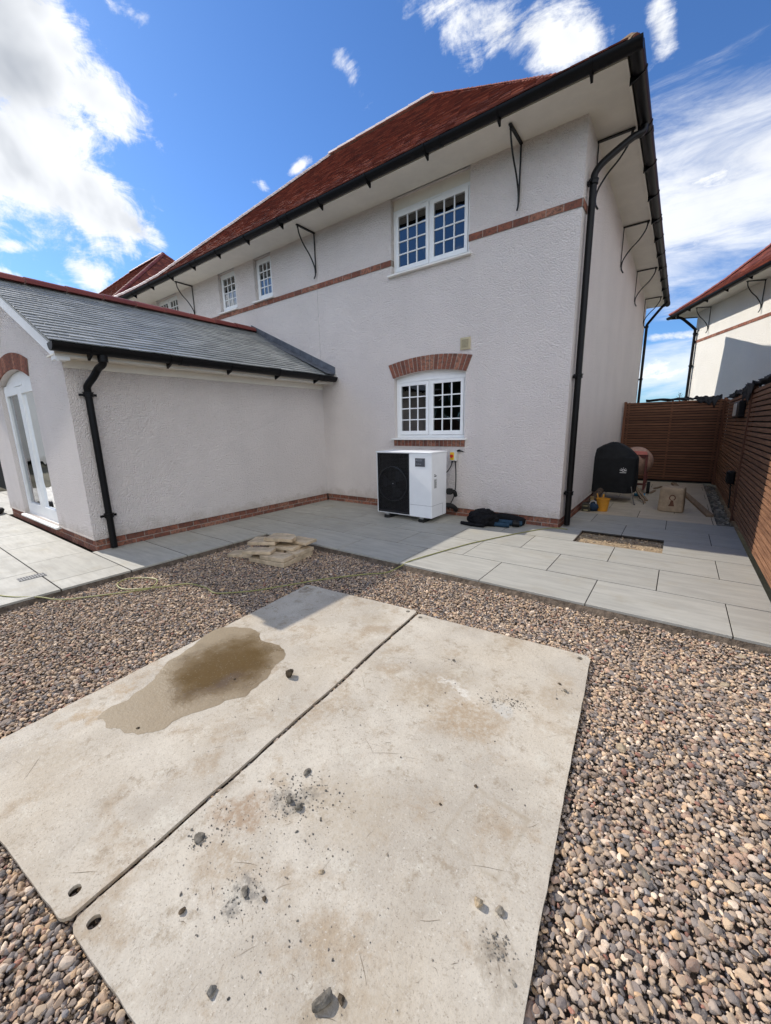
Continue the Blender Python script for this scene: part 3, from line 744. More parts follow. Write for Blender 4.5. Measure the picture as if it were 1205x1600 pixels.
def iron_bracket(parent, top_w, out, reach=0.42, drop=0.76, label=None):
    """top_w: where the top bar meets the wall, just under the soffit"""
    T_ = Vector(top_w); o_ = Vector(out); mb = MB(); s_ = o_.cross(Vector((0, 0, 1)))
    mb.obox(T_ + o_ * reach / 2 + Vector((0, 0, -.012)), o_, s_, (0, 0, 1), reach / 2, .018, .008)
    mb.obox(T_ + o_ * .012 + Vector((0, 0, -drop * .44)), (0, 0, 1), s_, o_, drop * .42, .009, .006)
    cv = spline([T_ + o_ * (reach * .93) + Vector((0, 0, -.02)), T_ + o_ * (reach * .88) + Vector((0, 0, -.13)), T_ + o_ * (reach * .66) + Vector((0, 0, -.27)), T_ + o_ * (reach * .34) + Vector((0, 0, -.40)), T_ + o_ * (reach * .10) + Vector((0, 0, -.55)), T_ + o_ * .025 + Vector((0, 0, -.68)), T_ + o_ * .06 + Vector((0, 0, -drop))], 7)
    mb.tube(cv, .0115, 8)
    mb.tube([T_ + o_ * (reach * .93) + Vector((0, 0, 0)), T_ + o_ * (reach * .93) + Vector((0, 0, -.05))], .015, 8)
    return mb.build('eaves_bracket', m_iron, parent, label=label)

def tiled_slope(mb, prof, uL, uR, gauge, width, origin, ux, vdir, thick=0.012, jitter=0.004, gap=0.004, lift=0.010):
    """prof: polyline (run, z) up the slope; tiles laid in courses. origin + ux*u + vdir*run + z"""
    L = [0.0]
    for a, b in zip(prof, prof[1:]): L.append(L[-1] + math.hypot(b[0] - a[0], b[1] - a[1]))
    def at(s_):
        s_ = max(0.0, min(L[-1], s_))
        for i in range(len(prof) - 1):
            if s_ <= L[i + 1] + 1e-9:
                t = (s_ - L[i]) / (L[i + 1] - L[i]); a, b = prof[i], prof[i + 1]
                dx, dz = b[0] - a[0], b[1] - a[1]; m = math.hypot(dx, dz)
                return a[0] + dx * t, a[1] + dz * t, (-dz / m, dx / m)
    O = Vector(origin); U = Vector(ux); Vd = Vector(vdir); k = 0; s0 = 0.0
    while s0 < L[-1] - 0.02:
        s1 = min(L[-1], s0 + gauge * 1.35)
        r0, z0, n0 = at(s0); r1, z1, n1 = at(s1)
        a, b = uL(r0), uR(r0)
        u = a - (width * (0.5 if k % 2 else 0.0)) + random.uniform(-.01, .01)
        while u < b - 0.01:
            p, q_ = max(u, a), min(u + width - gap, b)
            if q_ - p > 0.015:
                j0 = random.uniform(0, jitter); j1 = random.uniform(0, jitter); sl_ = random.uniform(-.004, .004)
                def pt(uu, r, z, n_, h): return O + U * uu + Vd * (r + n_[0] * h) + Vector((0, 0, z + n_[1] * h))
                l0 = lift + thick; p1 = max(p, uL(r1)); q1 = max(p1 + .002, min(q_, uR(r1)))
                B = [pt(p, r0 + sl_, z0 + sl_, n0, l0 - thick + j0), pt(q_, r0 + sl_, z0 + sl_, n0, l0 - thick + j1), pt(q1, r1, z1, n1, .001), pt(p1, r1, z1, n1, .001)]
                Tt = [pt(p, r0 + sl_, z0 + sl_, n0, l0 + j0), pt(q_, r0 + sl_, z0 + sl_, n0, l0 + j1), pt(q1, r1, z1, n1, .001 + thick * .6), pt(p1, r1, z1, n1, .001 + thick * .6)]
                mb.hexa(B + Tt)
            u += width
        s0 += gauge; k += 1
def ridge_row(mb, p, q_, r=0.11, piece=0.33, flat=0.75, up=None):
    P = Vector(p); Q = Vector(q_); d = Q - P; L = d.length; d.normalize(); n = max(1, round(L / piece)); w = L / n
    s_ = d.cross(Vector((0, 0, 1))).normalized(); up_ = s_.cross(d).normalized()
    for i in range(n):
        c0 = P + d * (w * i); c1 = P + d * (w * (i + 1) - (.006 if piece < .4 else .016)); A = []; B = []
        e = random.uniform(-.004, .004)
        for k in range(9):
            a = math.radians(180 * k / 8); A.append(c0 + s_ * math.cos(a) * r + up_ * (math.sin(a) * r * flat + e)); B.append(c1 + s_ * math.cos(a) * r * .93 + up_ * (math.sin(a) * r * flat * .92 + e))
        rn = random.random()
        mb.add(A + B, [(k, k + 1, 10 + k, 9 + k) for k in range(8)] + [tuple(range(8, -1, -1)), tuple(range(9, 18)), (0, 9, 17, 8)], rn)

# ---------------------------------------------------------------- main house
ZS = 4.85
PROF = [(5.06, 4.93), (5.62, 5.30), (6.05, 5.62), (10.3, 9.44)]
XR, XL0 = -5.85, -9.4
house = thing('house', (XW, YW, 0), 'large white roughcast house with red clay roof, its rear wall behind the heat pump', 'house')
XLW = -12.3                     # left end of its rear wall
op = [(-3.97, -2.67, 1.22, 2.21, 0.075), (-3.99, -2.66, 3.775, ZS, 0), (-7.47, -6.91, 4.03, ZS, 0), (-8.77, -8.13, 4.03, ZS, 0), (-11.72, -10.62, 4.03, ZS, 0)]
w = MB()
wall_mb(w, (0, YW, 0), (1, 0, 0), (0.14, ZS), [XLW, -9.9, -8.0, XE, -4.8, -2.3, XW], op, 0.11, (0, 1, 0))
w.quad((XW, YW, .14), (XW, 15.0, .14), (XW, 15.0, ZS), (XW, YW, ZS))
w.quad((XLW, YW, .14), (XLW, 15.0, .14), (XLW, 15.0, ZS), (XLW, YW, ZS))
w.quad((XLW, 15.0, .14), (XW, 15.0, .14), (XW, 15.0, ZS), (XLW, 15.0, ZS))
w.quad((XLW, YW, .141), (XW, YW, .141), (XW, YW + .03, .141), (XLW, YW + .03, .141)); w.quad((XW, YW, .1405), (XW, 15.0, .1405), (XW - .03, 15.0, .1405), (XW - .03, YW, .1405))
w.build('wall', m_render, house, label='white pebble textured rear and side walls')
# render stop bead at the base
bead = MB(); bead.box(XE, XW + .008, YW - .009, YW + .004, .133, .150); bead.box(XW - .004, XW + .009, YW + .004, 15.0, .133, .150)
bead.build('render_bead', m_render, house)
brick_run(house, 'brick_plinth', (XE, YW), (XW - .012, YW), -0.03, 0.165, 0.225, 0.1, (0, -1), 2, -0.012)
brick_run(house, 'brick_plinth', (XW, YW + .012), (XW, 15.0), -0.03, 0.165, 0.225, 0.1, (1, 0), 2, -0.012)
# brick band at first floor level
for a, b in ((-12.3, -8.77), (-8.77, -3.985), (-2.665, XW)):
    brick_run(house, 'brick_band', (a, YW), (b, YW), 3.925 if a > -8.8 else 3.925, 0.085, 0.205, 0.09, (0, -1), 1, 0.012)
brick_run(house, 'brick_band', (XW, YW - .012), (XW, YW + .24), 3.925, 0.085, 0.205, 0.09, (1, 0), 1, 0.012)
casement_window(house, -3.985, -2.665, 3.785, 4.70, YW + .07, 2, 3, 4, head=0.15, label='first floor window reflecting blue sky above the heat pump')
casement_window(house, -3.966, -2.674, 1.24, 2.185, YW + .07, 2, 3, 4, arch=0.075, head=0.025, label='ground floor window under a curved brick arch')
casement_window(house, -7.465, -6.915, 4.045, 4.835, YW + .07, 1, 3, 4, head=0.012, curtain=0.72, label='small window with net curtain, nearer of the narrow pair')
casement_window(house, -8.765, -8.135, 4.045, 4.835, YW + .07, 1, 3, 4, head=0.012, curtain=0.72, label='small window with net curtain, farther of the narrow pair')
casement_window(house, -11.715, -10.625, 4.045, 4.835, YW + .07, 2, 3, 4, head=0.012, label='small double window nearest the end of the upper wall')
# arch and sill bricks round the ground floor window
ar = MB(); am = MB(); x0, x1 = -3.985, -2.655; n = 19; cx = (x0 + x1) / 2
sag = 0.075; hw = (x1 - x0) / 2; Rr = (hw * hw + sag * sag) / (2 * sag); cz = 2.212 + sag - Rr; th = math.asin(hw / Rr)
def apt(a, r, y): return (cx + math.sin(a) * r, y, cz + math.cos(a) * r)
for i in range(n):
    a0 = -th + 2 * th * i / n + .0022; a1 = -th + 2 * th * (i + 1) / n - .0022; r0, r1 = Rr + .002, Rr + .225
    f = random.uniform(.010, .013); k0 = 1.0; 
    sp_ = 1.0 + 0.0
    # splay the ends a little so the arch fans out
    e0 = a0 * 1.0; e1 = a1 * 1.0
    ar.hexa([apt(e0, r0, YW - f), apt(e1, r0, YW - f), apt(e1, r0, YW + .10), apt(e0, r0, YW + .10), (lambda p: (p[0] + a0 / th * .045, p[1], p[2]))(apt(e0, r1, YW - f)), (lambda p: (p[0] + a1 / th * .045, p[1], p[2]))(apt(e1, r1, YW - f)),
             (lambda p: (p[0] + a1 / th * .045, p[1], p[2]))(apt(e1, r1, YW + .1)), (lambda p: (p[0] + a0 / th * .045, p[1], p[2]))(apt(e0, r1, YW + .1))])
for i in range(12):
    a0 = -th * .998 + 1.996 * th * i / 12; a1 = -th * .998 + 1.996 * th * (i + 1) / 12; r0, r1 = Rr + .004, Rr + .222
    am.hexa([apt(a0, r0, YW - .007), apt(a1, r0, YW - .007), apt(a1, r0, YW + .09), apt(a0, r0, YW + .09), (lambda p: (p[0] + a0 / th * .044, p[1], p[2]))(apt(a0, r1, YW - .007)), (lambda p: (p[0] + a1 / th * .044, p[1], p[2]))(apt(a1, r1, YW - .007)),
             (lambda p: (p[0] + a1 / th * .044, p[1], p[2]))(apt(a1, r1, YW + .09)), (lambda p: (p[0] + a0 / th * .044, p[1], p[2]))(apt(a0, r1, YW + .09))])
ab = ar.build('brick_arch', m_brick, house, bevel=.0015); am.build('mortar', m_mortar, ab)
brick_run(house, 'brick_sill', (-3.985, YW), (-2.655, YW), 1.105, 0.10, 0.075, 0.09, (0, -1), 1, 0.012)
mj = MB(); mj.box(-5.668, -5.660, YW - .0022, YW + .002, 2.45, 3.92); mj.build('movement_joint', plain('joint_bead', (.62, .57, .52), .8, .2), house)
# wall vent
v = MB(); vx, vz = -2.68, 2.60; v.box(vx - .08, vx + .08, YW - .02, YW + .01, vz - .085, vz + .085)
vo = v.build('wall_vent', plain('buff_vent', (0.52, 0.45, 0.30), .6, .3, .1, 10), house, bevel=.006)
v = MB(); v.box(vx - .052, vx + .052, YW - .0225, YW - .019, vz - .057, vz + .057); vg = v.build('vent_recess', plain('vent_dark', (0.16, 0.14, 0.09), .8, .1), vo)
v = MB()
for i in range(7): v.box(vx - .056, vx + .056, YW - .028, YW - .022, vz - .056 + i * .0175, vz - .0495 + i * .0175)
for i in range(7): v.box(vx - .056 + i * .0175, vx - .0495 + i * .0175, YW - .0275, YW - .0225, vz - .058, vz + .058)
v.build('vent_grille', plain('buff_grille', (0.48, 0.42, 0.28), .6, .3, .1, 10), vo)
# soffit and fascia
EX, EY, EYB, EXL = -0.82, 5.16, 15.46, -12.78
s_ = MB()
s_.quad((EXL, EY, ZS), (EX, EY, ZS), (EX, YW + .02, ZS), (EXL, YW + .02, ZS)); s_.quad((XW - .02, YW + .02, ZS), (EX, YW + .02, ZS), (EX, EYB, ZS), (XW - .02, EYB, ZS))
s_.quad((EXL, YW + .02, ZS), (XLW + .02, YW + .02, ZS), (XLW + .02, EYB, ZS), (EXL, EYB, ZS)); s_.quad((XLW, 14.98, ZS), (XW, 14.98, ZS), (XW, EYB, ZS), (XLW, EYB, ZS))
s_.build('soffit', m_cream, house)
fs = MB(); t = .022
fs.box(EXL, EX + t, EY - t, EY, ZS - .012, ZS + .075); fs.box(EX, EX + t, EY, EYB, ZS - .012, ZS + .075); fs.box(EXL - t, EXL, EY - t, EYB, ZS - .012, ZS + .075); fs.box(EXL, EX + t, EYB, EYB + t, ZS - .012, ZS + .075)
fs.build('fascia', m_cream, house)
# roof: shell, tile courses on the slope that is seen, hip and ridge tiles
yr, zr = PROF[-1]
def rp(x, y, z): return (x, y, z)
rear = []; shell = MB()
def edge_pts(side):   # points up the hip from the near corner
    out = []
    for y, z in PROF:
        t_ = (y - PROF[0][0]) / (yr - PROF[0][0])
        out.append(((-0.72 + (XR + 0.72) * t_) if side > 0 else (-12.88 + (XL0 + 12.88) * t_), y, z - .02))
    return out
RR, LL = edge_pts(1), edge_pts(-1)
YBK = 2 * yr - PROF[0][0]
RB = [(p[0], 2 * yr - p[1] , p[2]) for i, p in enumerate(RR)]; LB = [(p[0], 2 * yr - p[1] , p[2]) for i, p in enumerate(LL)]
for i in range(3):
    shell.quad(LL[i], RR[i], RR[i + 1], LL[i + 1]); shell.quad(RB[i], LB[i], LB[i + 1], RB[i + 1])
    shell.quad(RR[i], RB[i], RB[i + 1], RR[i + 1]); shell.quad(LB[i], LL[i], LL[i + 1], LB[i + 1])
shell.quad((LL[0][0], LL[0][1], ZS + .055), (RR[0][0], RR[0][1], ZS + .055), (RB[0][0], RB[0][1], ZS + .055), (LB[0][0], LB[0][1], ZS + .055))
roof = shell.build('roof', m_tile, house)
tl = MB(); y00 = PROF[0][0]
uR = lambda y: -0.72 + (XR + 0.72) * max(0, (y - y00) / (yr - y00)); uL = lambda y: -12.88 + (XL0 + 12.88) * max(0, (y - y00) / (yr - y00))
tiled_slope(tl, PROF, uL, uR, 0.105, 0.168, (0, 0, 0), (1, 0, 0), (0, 1, 0))
tl.build('roof_tiles', m_tile, roof, label='red clay tiles laid in courses on the rear slope')
tl = MB(); PR2 = [(0.0, 4.93)] + [((p[0] - y00) * (5.13 / 5.24), p[1]) for p in PROF[1:]]
tiled_slope(tl, PR2, lambda r: y00 + r * 1.0, lambda r: YBK - r, 0.105, 0.168, (-0.72, 0, 0), (0, 1, 0), (-1, 0, 0))
tl.build('roof_tiles', m_tile, roof, label='red clay tiles on the side slope')
rt_ = MB(); rr_ = MB()
for A in (RR, LL):
    for i in range(3):
        rt2 = rr_ if A is RR else rt_; hr_ = .045 if A is RR else .085; hz_ = -.008 if A is RR else .035
        a, b = Vector(A[i]) + Vector((0, 0, hz_)), Vector(A[i + 1]) + Vector((0, 0, hz_)); ridge_row(rt2, a, b, hr_, 0.105, 0.9)
ridge_row(rt_, (XL0, yr, zr + .02), (XR, yr, zr + .02), 0.12, 0.34, 0.9)
rr_.build('hip_tiles', m_tile, roof)
he = MB(); a = Vector(RR[0]); b = a + (Vector(RR[1]) - a).normalized() * .30; he.tube([a + Vector((-.02, .02, -.01)), a + (b - a) * .35 + Vector((0, 0, .0)), b + Vector((0, 0, -.01))], [.062, .06, .05], 14); he.build('hip_mortar', plain('hip_mortar', (.24, .17, .11), .9, .1, .3, 25), roof, smooth=True)
rt_.build('ridge_tiles', m_ridge_sunlit, roof)
GY, GX, GZ = 5.062, -0.73, 4.888
gutter(house, (-12.85, GY, GZ), (GX + .066, GY, GZ), (0, -1, 0), r=.070, label='black gutter along the rear eaves')
gutter(house, (GX, GY + .0, GZ + .002), (GX, 15.57, GZ + .002), (1, 0, 0), r=.070, brackets=.9, label='black gutter along the side eaves')
gi = MB(); gi.box(GX - .02, GX + .094, GY - .094, GY + .02, GZ - .075, GZ + .012)
# iron eaves brackets
for x in (-9.85, -5.66, -1.98): iron_bracket(house, (x, YW - .002, ZS - .004), (0, -1, 0))
for y in (6.25, 9.0, 11.65, 14.3): iron_bracket(house, (XW + .002, y, ZS - .004), (1, 0, 0), .40)
px, py = -1.155, 5.86
pth = [(px, py, 0.02), (px, py, 4.22)] + spline([(px, py, 4.26), (px + .015, py + .01, 4.33), (px + .09, py + .07, 4.44), (-0.84, 6.14, 4.68), (-0.75, 6.22, 4.74), (GX, 6.25, 4.79), (GX, 6.25, 4.84)], 5)
downpipe(house, pth, [(px, py, .47), (px, py, 2.02), (px, py, 4.22)], (-1, 0, 0), .040, label='black downpipe at the near corner, bent out to the gutter')
px, py = -1.155, 14.92
pth = [(px, py, 0.02), (px, py, 4.2)] + spline([(px, py, 4.25), (px + .04, py, 4.32), (-.84, py, 4.68), (GX, py, 4.78), (GX, py, 4.84)], 4)
downpipe(house, pth, [(px, py, 2.7), (px, py, 4.2)], (-1, 0, 0), .037, label='black downpipe at the far corner of the side wall')

# ---------------------------------------------------------------- rear extension
ZE = 2.25; XRg, ZRg = -7.6, 3.46; XWe = -9.74
ext = thing('extension', (XE, YG, 0), 'single storey white extension with grey slate roof and glazed doors', 'extension')
pitch = (ZRg - 2.37) / (XRg + 5.36)                 # negative run
slope = abs(pitch)
def gtop(u):                                        # u measured from XWe
    x = XWe + u; return 2.26 + slope * min((x - XWe) * (XE - XRg) / (XRg - XWe), XE - x)
w = MB()
w.quad((XE, YG, .14), (XE, YW, .14), (XE, YW, ZE + .06), (XE, YG, ZE + .06)); w.quad((XWe, YG, .14), (XWe, YW, .14), (XWe, YW, ZE), (XWe, YG, ZE))
dx0, dx1 = -8.76, -6.98
wall_mb(w, (XWe, YG, 0), (1, 0, 0), (0.14, gtop), [0, XRg - XWe, XE - XWe], [(dx0 - XWe, dx1 - XWe, 0.14, 2.17, 0.16)], 0.16, (0, 1, 0))
w.quad((XE, YG, .1405), (XE, YW, .1405), (XE - .03, YW, .1405), (XE - .03, YG, .1405)); w.quad((XWe, YG, .141), (XE, YG, .141), (XE, YG + .03, .141), (XWe, YG + .03, .141))
w.build('wall', m_render, ext)
bead = MB(); bead.box(XE - .004, XE + .009, YG - .009, YW - .01, .133, .150); bead.build('render_bead', m_render, ext); bead = MB(); bead.box(XWe, dx0, YG - .009, YG + .004, .133, .150); bead.build('render_bead', m_render, ext); bead = MB(); bead.box(dx1, XE - .004, YG - .009, YG + .004, .133, .150)
bead.build('render_bead', m_render, ext)
brick_run(ext, 'brick_plinth', (XE, YG + .012), (XE, YW - .0), -0.03, 0.165, 0.225, 0.1, (1, 0), 2, -0.012)
brick_run(ext, 'brick_plinth', (XWe, YG), (XE - .012, YG), -0.03, 0.165, 0.225, 0.1, (0, -1), 2, -0.012)
# roof
PE = [(0.0, 2.37), (abs(XRg + 5.36), ZRg)]
sh = MB(); y0, y1 = 1.46, YW
sh.hexa([(-5.36, y0, 2.34), (-5.36, y1, 2.34), (XRg, y1, ZRg - .03), (XRg, y0, ZRg - .03), (-5.36, y0, 2.365), (-5.36, y1, 2.365), (XRg, y1, ZRg - .005), (XRg, y0, ZRg - .005)])
xl = XWe - .1; zl = ZRg - slope * (XRg - xl)
sh.hexa([(xl, y0, zl - .03), (xl, y1, zl - .03), (XRg, y1, ZRg - .031), (XRg, y0, ZRg - .031), (xl, y0, zl), (xl, y1, zl), (XRg, y1, ZRg), (XRg, y0, ZRg)])
er = sh.build('roof', m_slate, ext)
tl = MB(); tiled_slope(tl, PE, lambda r: y0, lambda r: y1 - .02, 0.112, 0.25, (-5.36, 0, 0), (0, 1, 0), (-1, 0, 0), thick=.012, jitter=.003, lift=.009)
tl.build('roof_slates', m_slate, er, label='thin grey slates in courses')
rr = MB(); ridge_row(rr, (XRg, 1.44, ZRg + .01), (XRg, YW - .02, ZRg + .01), .125, .45, .8); rr.build('ridge_tiles', m_ridge, er, label='dark red half round ridge tiles')
fl = MB()   # lead flashing against the house wall
n = 8
for i in range(n):
    a = i / n; b = (i + 1) / n - .004
    P0 = lambda t, dy, dz: (-5.30 + (XRg - .1 + 5.30) * t, YW - dy, 2.36 + .02 + (ZRg - 2.36) * t + dz)
    j = random.uniform(0, .006)
    fl.hexa([P0(a, .20, .018), P0(b, .20, .018 + j), P0(b, .004, .03), P0(a, .004, .03), P0(a, .20, .026), P0(b, .20, .026 + j), P0(b, .004, .040), P0(a, .004, .040)])
    fl.hexa([P0(a, .016, .03), P0(b, .016, .03), P0(b, .002, .03), P0(a, .002, .03), P0(a, .012, .15), P0(b, .014, .15), P0(b, .002, .152), P0(a, .002, .152)])
fl.build('lead_flashing', m_lead, er)
# boards at eaves and verge
eb = MB(); eb.box(XE, -5.40, y0 + .03, y1 - .002, ZE - .008, ZE + .006); eb.box(-5.40, -5.378, y0 + .03, y1 - .002, ZE - .02, 2.352); eb.box(XE - .0, XE + .018, YG + .01, y1 - .003, ZE - .10, ZE - .009)
eb.build('eaves_board', m_cream, ext)
vb = MB()
def vpt(x, y, dz): return (x, y, ZRg - .034 - slope * abs(x - XRg) + dz)
for xa, xb in ((-5.38, XRg), (XRg, XWe - .1)):
    vb.hexa([vpt(xa, 1.50, -.17), vpt(xb, 1.50, -.17), vpt(xb, 1.525, -.17), vpt(xa, 1.525, -.17), vpt(xa, 1.50, -.004), vpt(xb, 1.50, -.004), vpt(xb, 1.525, -.004), vpt(xa, 1.525, -.004)])
    vb.hexa([vpt(xa, 1.526, -.155), vpt(xb, 1.526, -.155), vpt(xb, YG - .001, -.155), vpt(xa, YG - .001, -.155), vpt(xa, 1.526, -.13), vpt(xb, 1.526, -.13), vpt(xb, YG - .001, -.13), vpt(xa, YG - .001, -.13)])
vb.box(-5.55, -5.3785, 1.499, 1.62, 2.20, 2.255)
vb.build('verge_board', m_upvc, ext, bevel=.003)
gutter(ext, (-5.292, 1.44, 2.345), (-5.292, YW - .04, 2.345), (1, 0, 0), r=.084, brackets=.85)
px, py = -5.60, 1.80
pth = [(px, py, .015), (px, py, 1.86)] + spline([(px, py, 1.90), (px + .02, py, 1.96), (px + .12, py + .04, 2.05), (-5.42, py + .08, 2.14), (-5.31, py + .10, 2.19), (-5.30, py + .10, 2.31)], 5)
downpipe(ext, pth, [(px, py, .42), (px, py, 1.86)], (-1, 0, 0), .038)
mbx = MB(); mbx.tube([(-5.30, 1.90, 2.20), (-5.30, 1.90, 2.30)], .05, 14); mbx.build('gutter_outlet', m_black, ext, smooth=True)
# french doors
dw = MB(); yd = YG + .06; a, b, c, d = dx0 + .005, dx1 - .005, .145, 2.165; f = .06
dw.box(a, a + f, yd, yd + .06, c, d); dw.box(b - f, b, yd, yd + .06, c, d); dw.box(a + f, b - f, yd, yd + .06, d - f, d); dw.box(a + f, b - f, yd, yd + .06, c, c + .05)
fd = dw.build('french_doors', m_upvc, ext, bevel=.003)
hb = MB(); n = 14; pts = [(a + (b - a) * k / n, yd + .02, d + .001 + .155 * (1 - (2 * k / n - 1) ** 2)) for k in range(n + 1)]; hb.prism([(a, yd + .02, d + .0005)] + pts + [(b, yd + .02, d + .0005)], (0, .03, 0)); hb.build('head_board', m_upvc, fd)
tv = MB(); tv.box((a + b) / 2 - .2, (a + b) / 2 + .2, yd - .012, yd - .0005, d - .042, d - .018); tv.build('trickle_vent', m_upvc, fd)
mid = (a + b) / 2
for l, (p, q_) in enumerate(((a + f, mid - .002), (mid + .002, b - f))):
    lf = MB(); s = .095; yy = yd - .012
    lf.box(p, p + s, yy, yy + .06, c + .05, d - f); lf.box(q_ - s, q_, yy, yy + .06, c + .05, d - f); lf.box(p + s, q_ - s, yy, yy + .06, c + .05, c + .05 + s + .04); lf.box(p + s, q_ - s, yy, yy + .06, d - f - s, d - f)
    le = lf.build('door_leaf', m_upvc, fd, bevel=.003)
    gp = MB(); gp.quad((p + s, yy + .03, c + .05 + s + .04), (q_ - s, yy + .03, c + .05 + s + .04), (q_ - s, yy + .03, d - f - s), (p + s, yy + .03, d - f - s)); gp.build('door_pane', m_glass, fd)
bl = MB(); bl.quad((a + .1, yd + .16, c + .1), (mid - .02, yd + .16, c + .1), (mid - .02, yd + .16, d - .05), (a + .1, yd + .16, d - .05)); bl.build('door_blind', m_blind, fd)
rm = MB(); X0, X1, Y0, Y1, Z0, Z1 = a + .02, b - .02, yd + .062, yd + 1.4, c + .02, d - .02
rm.quad((X0, Y1, Z0), (X1, Y1, Z0), (X1, Y1, Z1), (X0, Y1, Z1)); rm.quad((X0, Y0, Z0), (X1, Y0, Z0), (X1, Y1, Z0), (X0, Y1, Z0)); rm.quad((X0, Y0, Z1), (X1, Y0, Z1), (X1, Y1, Z1), (X0, Y1, Z1))
rm.quad((X0, Y0, Z0), (X0, Y1, Z0), (X0, Y1, Z1), (X0, Y0, Z1)); rm.quad((X1, Y0, Z0), (X1, Y1, Z0), (X1, Y1, Z1), (X1, Y0, Z1)); rm.build('interior', m_dark, fd)
sm = MB(); sm.hexa([(a - .03, YG - .05, .10), (b + .03, YG - .05, .10), (b + .03, yd + .02, .10), (a - .03, yd + .02, .10), (a - .03, YG - .05, .128), (b + .03, YG - .05, .128), (b + .03, yd + .02, .1445), (a - .03, yd + .02, .1445)]); sm.build('door_sill', m_sill, fd, bevel=.004)
# brick arch over the doors
ar = MB(); am = MB(); cx = (dx0 + dx1) / 2; hw = (dx1 - dx0) / 2; sag = .16; Rr = (hw * hw + sag * sag) / (2 * sag); cz = 2.172 + sag - Rr; th = math.asin(hw / Rr); n = 25
def ap2(a_, r, y): return (cx + math.sin(a_) * r, y, cz + math.cos(a_) * r)
for i in range(n):
    a0 = -th + 2 * th * i / n + .0025; a1 = -th + 2 * th * (i + 1) / n - .0025
    ar.hexa([ap2(a0, Rr + .002, YG - .012), ap2(a1, Rr + .002, YG - .012), ap2(a1, Rr + .002, YG + .1), ap2(a0, Rr + .002, YG + .1), ap2(a0, Rr + .22, YG - .012), ap2(a1, Rr + .22, YG - .012), ap2(a1, Rr + .22, YG + .1), ap2(a0, Rr + .22, YG + .1)])
    b0, b1 = -th + 2 * th * i / n, -th + 2 * th * (i + 1) / n
    am.hexa([ap2(b0, Rr + .003, YG - .006), ap2(b1, Rr + .003, YG - .006), ap2(b1, Rr + .003, YG + .09), ap2(b0, Rr + .003, YG + .09), ap2(b0, Rr + .218, YG - .006), ap2(b1, Rr + .218, YG - .006), ap2(b1, Rr + .218, YG + .09), ap2(b0, Rr + .218, YG + .09)])
ab = ar.build('brick_arch', m_brick, ext, bevel=.0015); am.build('mortar', m_mortar, ab)

